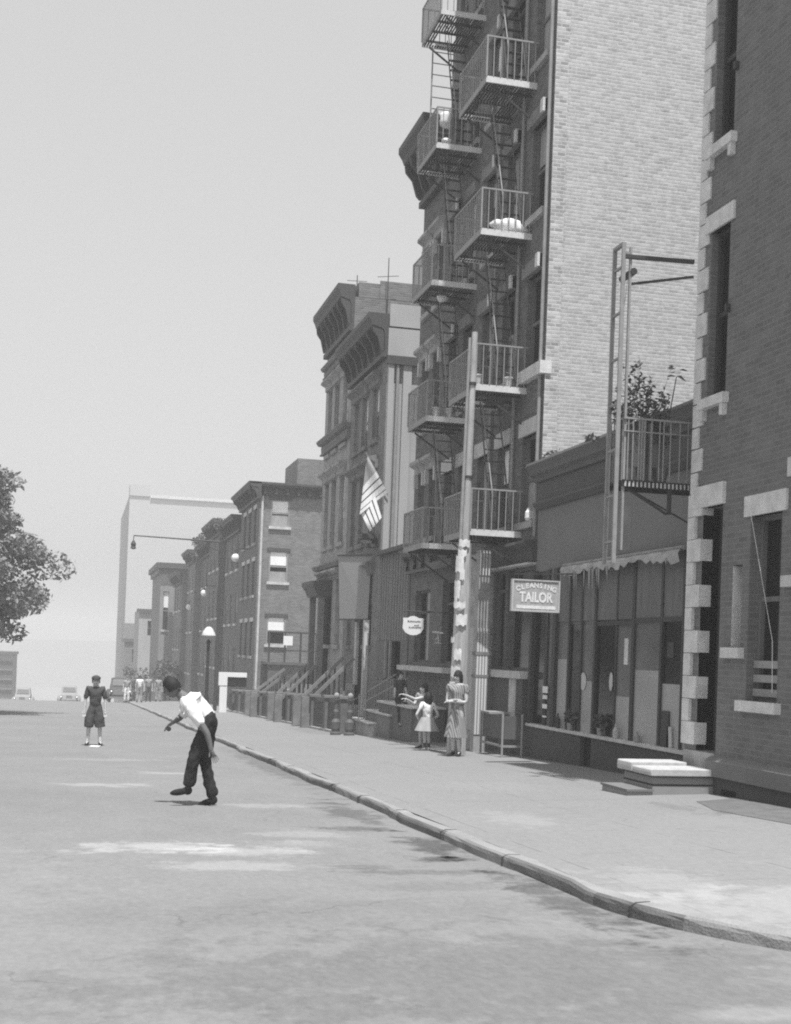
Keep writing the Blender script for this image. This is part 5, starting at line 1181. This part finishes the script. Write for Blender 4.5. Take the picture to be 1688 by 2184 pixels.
    for sx in (-1, 1): fe_.ell(hc + M @ Vector((sx * 0.030, 0.084, 0.018)) * hs, 0.013 * hs, 0.010 * hs, 0.007 * hs, 8, 6, M)
    fe_.build('eyes', HAIR, t); MB().ell(hc + M @ Vector((0, 0.088, -0.058)) * hs, 0.022 * hs, 0.012 * hs, 0.005 * hs, 8, 6, M).build('mouth', mat('lips', 0.12), t)
    if hair:
        h_ = MB(); 
        for j in range(11):
            ph = (math.pi * (0.60 if hair == 'short' else 0.78)) * j / 10
            for i in range(20):
                th = 2 * math.pi * i / 20; fr = math.sin(th)
                p2 = ph * (0.62 if fr > 0.35 and hair else 1.0); bump_ = 1.03 + 0.10 * noise.noise(Vector((i * 0.8, j * 0.9, hgt * 7)))
                h_.v.append(tuple(hc + M @ (Vector((math.cos(th) * math.sin(p2) * 0.090, math.sin(th) * math.sin(p2) * 0.108 - 0.006, math.cos(p2) * 0.134 + 0.002)) * bump_) * hs))
        for j in range(10):
            for i in range(20): h_.f.append([j * 20 + i, (j + 1) * 20 + i, (j + 1) * 20 + (i + 1) % 20, j * 20 + (i + 1) % 20]); h_.mi.append(0)
        if hair == 'long': h_.ell(hc + M @ Vector((0, -0.05, -0.06)) * hs, 0.085 * hs, 0.06 * hs, 0.12 * hs, 12, 8, M)
        h_.build('hair', hairm or HAIR, t, smooth=True)
    if cap:
        c_ = MB(); c_.ell(hc + M @ Vector((0, -0.01, 0.075)) * hs, 0.105 * hs, 0.125 * hs, 0.065 * hs, 16, 8, M); c_.ell(hc + M @ Vector((0, 0.11, 0.06)) * hs, 0.07 * hs, 0.06 * hs, 0.012 * hs, 12, 6, M); c_.build('cap', cap, t, smooth=True)
    if shirt:
        v, e, r_ = [], [], []
        def a2(p, q_, prev=None):
            v.append(Vector(p)); r_.append(q_ * k)
            if prev is not None: e.append((prev, len(v) - 1))
            return len(v) - 1
        p0 = a2(V['pel'].lerp(V['chest'], -0.10), 0.140); p1 = a2(V['pel'].lerp(V['chest'], 0.5), 0.148, p0); p2_ = a2(V['chest'], 0.170, p1); p3 = a2(V['chest'].lerp(V['neck'], 0.60), 0.118, p2_); a2(V['chest'].lerp(V['neck'], 0.92), 0.068, p3)
        for s_ in 'LR':
            q0 = a2(V['sh' + s_], 0.082, p3); q1 = a2(V['sh' + s_].lerp(V['el' + s_], sleeve * 0.6), 0.066, q0); a2(V['sh' + s_].lerp(V['el' + s_], sleeve), 0.062, q1)
            if sleeve >= 1: a2(V['wr' + s_], 0.045, len(v) - 1)
        skin('shirt', v, e, r_, shirt, t).crinkle(0.014).build('shirt', shirt, t, smooth=True)
    if legs:
        v, e, r_ = [], [], []
        p0 = a2(V['pel'].lerp(V['chest'], 0.50), 0.128); p1 = a2(V['pel'], 0.158, a2(V['pel'].lerp(V['chest'], 0.2), 0.150, p0))
        for s_ in 'LR':
            end = V['kn' + s_].lerp(V['an' + s_], legto)
            q0 = a2(V['hip' + s_], 0.098, p1); q1 = a2(V['hip' + s_].lerp(V['kn' + s_], 0.5), 0.092 * legw, q0); q2_ = a2(V['kn' + s_], 0.080 * legw, q1)
            q3 = a2(V['kn' + s_].lerp(end, 0.5), 0.078 * legw, q2_); a2(end, 0.072 * legw, q3)
        skin('trousers', v, e, r_, legs, t).crinkle(0.017).build('trousers', legs, t, smooth=True)
    if skirt:
        sm, hem, hw = skirt; c0 = V['pel'].lerp(V['chest'], 0.25); c1 = Vector((V['pel'].x, V['pel'].y, hem)); n2 = 22; mb = MB()
        for j in range(6):
            q_ = j / 5; c = c0.lerp(c1, q_); r0 = (0.12 * (1 - q_) + hw * q_) if j else 0.115
            for i in range(n2):
                th = 2 * math.pi * i / n2; fz = 1 + 0.07 * q_ * math.sin(th * 7)
                mb.v.append((c.x + math.cos(th) * r0 * fz * 1.05, c.y + math.sin(th) * r0 * fz * 0.85, c.z))
        for j in range(5):
            for i in range(n2): mb.f.append([j * n2 + i, j * n2 + (i + 1) % n2, (j + 1) * n2 + (i + 1) % n2, (j + 1) * n2 + i]); mb.mi.append(0)
        mb.build('skirt', sm, t, smooth=True)
    for s_ in 'LR':
        a, b_ = V['an' + s_], V['toe' + s_]; d = (b_ - a); d.z = d.z
        Mf = frame(d, (0, 0, 1) if abs(d.normalized().z) < 0.8 else (0, 1, 0))
        mid = a.lerp(b_, 0.55); mb = MB(); mb.ell(mid + Vector((0, 0, -0.012)), 0.046 * k, 0.125 * k, 0.042 * k, 12, 8, Mf); mb.ell(a + Vector((0, 0, -0.01)), 0.044 * k, 0.055 * k, 0.055 * k, 10, 8, Mf)
        mb.build('shoe', shoes, t, smooth=True)
        if sock: MB().cyl(a, a.lerp(V['kn' + s_], 0.35), 0.045 * k, 0.052 * k, 10).build('sock', sock, t)
    return t

# the boy pitching in the road (faces -X, seen from his left side)
def bp(dx, dz, dy=0.0): return (1.60 + dx, 14.95 + dy, -1.83 + dz)
s_ = 184.0
def px(x, y, dy=0.0):
    X = (x - 455) / s_; Z = (1718 - y) / s_; a = R(2.1)
    return (1.60 + X * math.cos(a) - Z * math.sin(a) * 1.0, 14.95 + dy, -1.83 + Z * math.cos(a) + X * math.sin(a))
J = dict(pel=px(446, 1540), chest=px(408, 1500), neck=px(388, 1484), head=px(367, 1468),
         shL=px(404, 1510, -0.17), elL=px(437, 1562, -0.22), wrL=px(446, 1596, -0.22), shR=px(403, 1513, 0.11), elR=px(386, 1535, 0.22), wrR=px(375, 1541, 0.12),
         hipL=px(438, 1550, -0.09), knL=px(411, 1620, -0.08), anL=px(400, 1682, -0.05), toeL=px(372, 1686, -0.05),
         hipR=px(449, 1550, 0.09), knR=px(438, 1625, 0.08), anR=px(455, 1706, 0.05), toeR=px(432, 1714, 0.05))
human('boy in white shirt and dark trousers bent forward pitching a ball in the road', J, 1.66, SKIN_D, (-0.85, 0.35, -0.45), (-0.45, 0.1, 0.85), shirt=CLOTHW, sleeve=0.72, legs=CLOTHD, legw=0.98, legto=0.97, hair='short', hand_dir={'R': (-0.8, 0, -0.5), 'L': (0.4, 0, -0.9)})
p = Vector(px(362, 1556, 0.1)); tag(MB().ell(p, 0.028, 0.028, 0.028, 12, 10).build('ball', mat('rubber_ball', 0.10), smooth=True), 'small dark rubber ball in the air below the pitching boy', 'ball')

# the child facing the camera
def stand(x, y, z, h, dx=0, armw=0.16, lw=0.10, face=(0, -1, 0)):
    k = h / 1.72
    f = Vector(face).normalized(); r_ = f.cross(Vector((0, 0, 1)))     # his right-hand side is +r_
    def P(s, fw, up): q_ = Vector((x, y, z)) + r_ * s * k + f * fw * k; return (q_.x, q_.y, z + up * k)
    return dict(pel=P(0, 0, 0.93), chest=P(0, 0.0, 1.28), neck=P(0, 0, 1.47), head=P(0, 0.015, 1.60 if h > 1.55 else 1.585),
                shL=P(-0.18, 0, 1.40), elL=P(-0.24, 0, 1.12), wrL=P(-armw - 0.09, 0.03, 0.86), shR=P(0.18, 0, 1.40), elR=P(0.24, 0, 1.12), wrR=P(armw + 0.09, 0.03, 0.86),
                hipL=P(-0.09, 0, 0.90), knL=P(-lw - 0.01, 0.02, 0.50), anL=P(-lw - 0.03, -0.02, 0.08), toeL=P(-lw - 0.06, 0.13, 0.03),
                hipR=P(0.09, 0, 0.90), knR=P(lw + 0.01, 0.02, 0.50), anR=P(lw + 0.03, -0.02, 0.08), toeR=P(lw + 0.06, 0.13, 0.03))
human('small boy in cap and dark puffy knickerbockers standing in the road facing the camera', stand(0.43, 28.54, gz(28.54), 1.50, lw=0.12), 1.50, SKIN_L, (0, -1, 0), (0, 0, 1), shirt=CLOTHK, sleeve=0.95, legs=CLOTHK, legw=1.62, legto=0.12, cap=CLOTHK, sock=CLOTHW)
tag(MB().prism([(0.33, 27.75, gz(27.8) + 0.006), (0.53, 27.65, gz(27.7) + 0.006), (0.58, 27.95, gz(27.9) + 0.006), (0.38, 28.1, gz(28) + 0.006)], (0, 0, 0.02)).build('paper_scrap', WHITE), 'white scrap serving as home base at the small boy feet', 'scrap')

# figures at the tenement shop
DRESS = bpy.data.materials.new('patterned_dress'); DRESS.use_nodes = True; stripes(DRESS, 0.15, 0.34, 0.035, (1, 0.5, 0.1))
wx, wy = 6.98, 23.26; z0 = sw(wx, wy)
j = stand(wx, wy, z0, 1.60, lw=0.04, armw=0.1, face=(-0.6, -0.8, 0))
f_ = Vector((-0.6, -0.8, 0)); q_ = f_.cross(Vector((0, 0, 1)))
def at_(s1, fw, up): v = Vector((wx, wy, z0)) + q_ * s1 + f_ * fw; return (v.x, v.y, z0 + up)
j.update(elL=at_(-0.19, 0.04, 1.02), wrL=at_(0.04, 0.17, 1.03), elR=at_(0.19, 0.04, 1.02), wrR=at_(-0.04, 0.19, 1.06))
human('woman in patterned dress with folded arms leaning at the wooden pole', j, 1.60, SKIN_L, (-0.75, -0.6, 0.0), (0, 0, 1), shirt=DRESS, sleeve=0.45, skirt=(DRESS, z0 + 0.36, 0.21), hair='long', shoes=LEATH)
z0 = sw(6.97, 25.3)
j = stand(6.97, 25.3, z0, 1.15, lw=0.04, face=(0.1, 1, 0))
j.update(elR=(7.18, 25.25, z0 + 0.72), wrR=(7.09, 25.42, z0 + 0.60), elL=(6.72, 25.25, z0 + 0.72), wrL=(6.84, 25.44, z0 + 0.60))
human('girl in white blouse and pale skirt seen from behind near the steps', j, 1.15, SKIN_L, (0.1, 1, 0), (0, 0, 1), shirt=CLOTHW, sleeve=0.5, skirt=(mat('pale_skirt', 0.36, var=0.25, scale=8), z0 + 0.40, 0.24), hair='long', shoes=WHITE, sock=CLOTHK)
z0 = sw(7.08, 26.0)
j = stand(7.07, 26.0, z0, 1.36, lw=0.05, face=(-0.8, -0.6, 0))
j.update(elL=(6.85, 25.88, z0 + 1.03), wrL=(6.62, 25.84, z0 + 1.12), elR=(6.88, 26.05, z0 + 0.92), wrR=(6.70, 25.95, z0 + 1.02))
human('dark dressed child stretching bare arms out to the left behind the girl in white', j, 1.36, SKIN_L, (-0.85, -0.5, 0.1), (0, 0, 1), shirt=CLOTHG, sleeve=0.45, skirt=(CLOTHK, z0 + 0.42, 0.19), hair='long', hand_dir={'L': (-1, 0, 0.15), 'R': (-1, 0, 0.2)})
z0 = sw(7.6, 30)
j = stand(7.56, 30.1, z0 + 0.42, 1.20, face=(0.4, -0.9, 0))
j.update(elL=(7.72, 29.9, z0 + 1.05), wrL=(7.62, 29.7, z0 + 0.98), elR=(7.42, 29.95, z0 + 1.02), wrR=(7.36, 29.7, z0 + 1.10), knL=(7.7, 29.75, z0 + 0.75), anL=(7.68, 29.7, z0 + 0.42), toeL=(7.66, 29.55, z0 + .36), knR=(7.5, 29.75, z0 + 0.75), anR=(7.5, 29.7, z0 + 0.42), toeR=(7.48, 29.55, z0 + .36))
human('child in dark clothes on the steps holding out a pale bare forearm', j, 1.20, SKIN_L, (0.6, -0.8, 0), (0, 0, 1), shirt=CLOTHK, sleeve=0.5, legs=CLOTHD, hair='short')
# passers-by far down the pavement
for i, (x, y, h_, sh_, lg_, lab) in enumerate(((3.95, 83, 1.7, CLOTHW, CLOTHG, 'distant passer-by in a white shirt walking on the far pavement'), (4.6, 85, 1.72, CLOTHG, CLOTHK, 'distant passer-by in grey clothes behind the white shirted one'), (5.3, 86, 1.65, CLOTHG, CLOTHG, 'distant figure all in grey nearest the railings'), (3.2, 84, 1.6, CLOTHG, CLOTHW, 'distant figure in pale trousers beside the dark car'))):
    human(lab, stand(x, y, sw(x, y), h_, face=(0.1, -1 if i % 2 else 1, 0)), h_, SKIN_L, (0, -1 if i % 2 else 1, 0), (0, 0, 1), shirt=sh_, sleeve=0.6, legs=lg_, fingers=True, group='people far down the pavement')

# ------------------------------------------------------------------ haze
hz = MB(); hz.box(-900, 900, -120, 1650, -32, 26)
hzm = bpy.data.materials.new('haze'); hzm.use_nodes = True; n = hzm.node_tree.nodes
n.remove(n['Principled BSDF']); pv = n.new('ShaderNodeVolumePrincipled'); pv.inputs['Color'].default_value = (0.74, 0.74, 0.74, 1); pv.inputs['Density'].default_value = 0.0022
hzm.node_tree.links.new(pv.outputs[0], n['Material Output'].inputs['Volume'])
tag(hz.build('haze', hzm), kind='stuff')
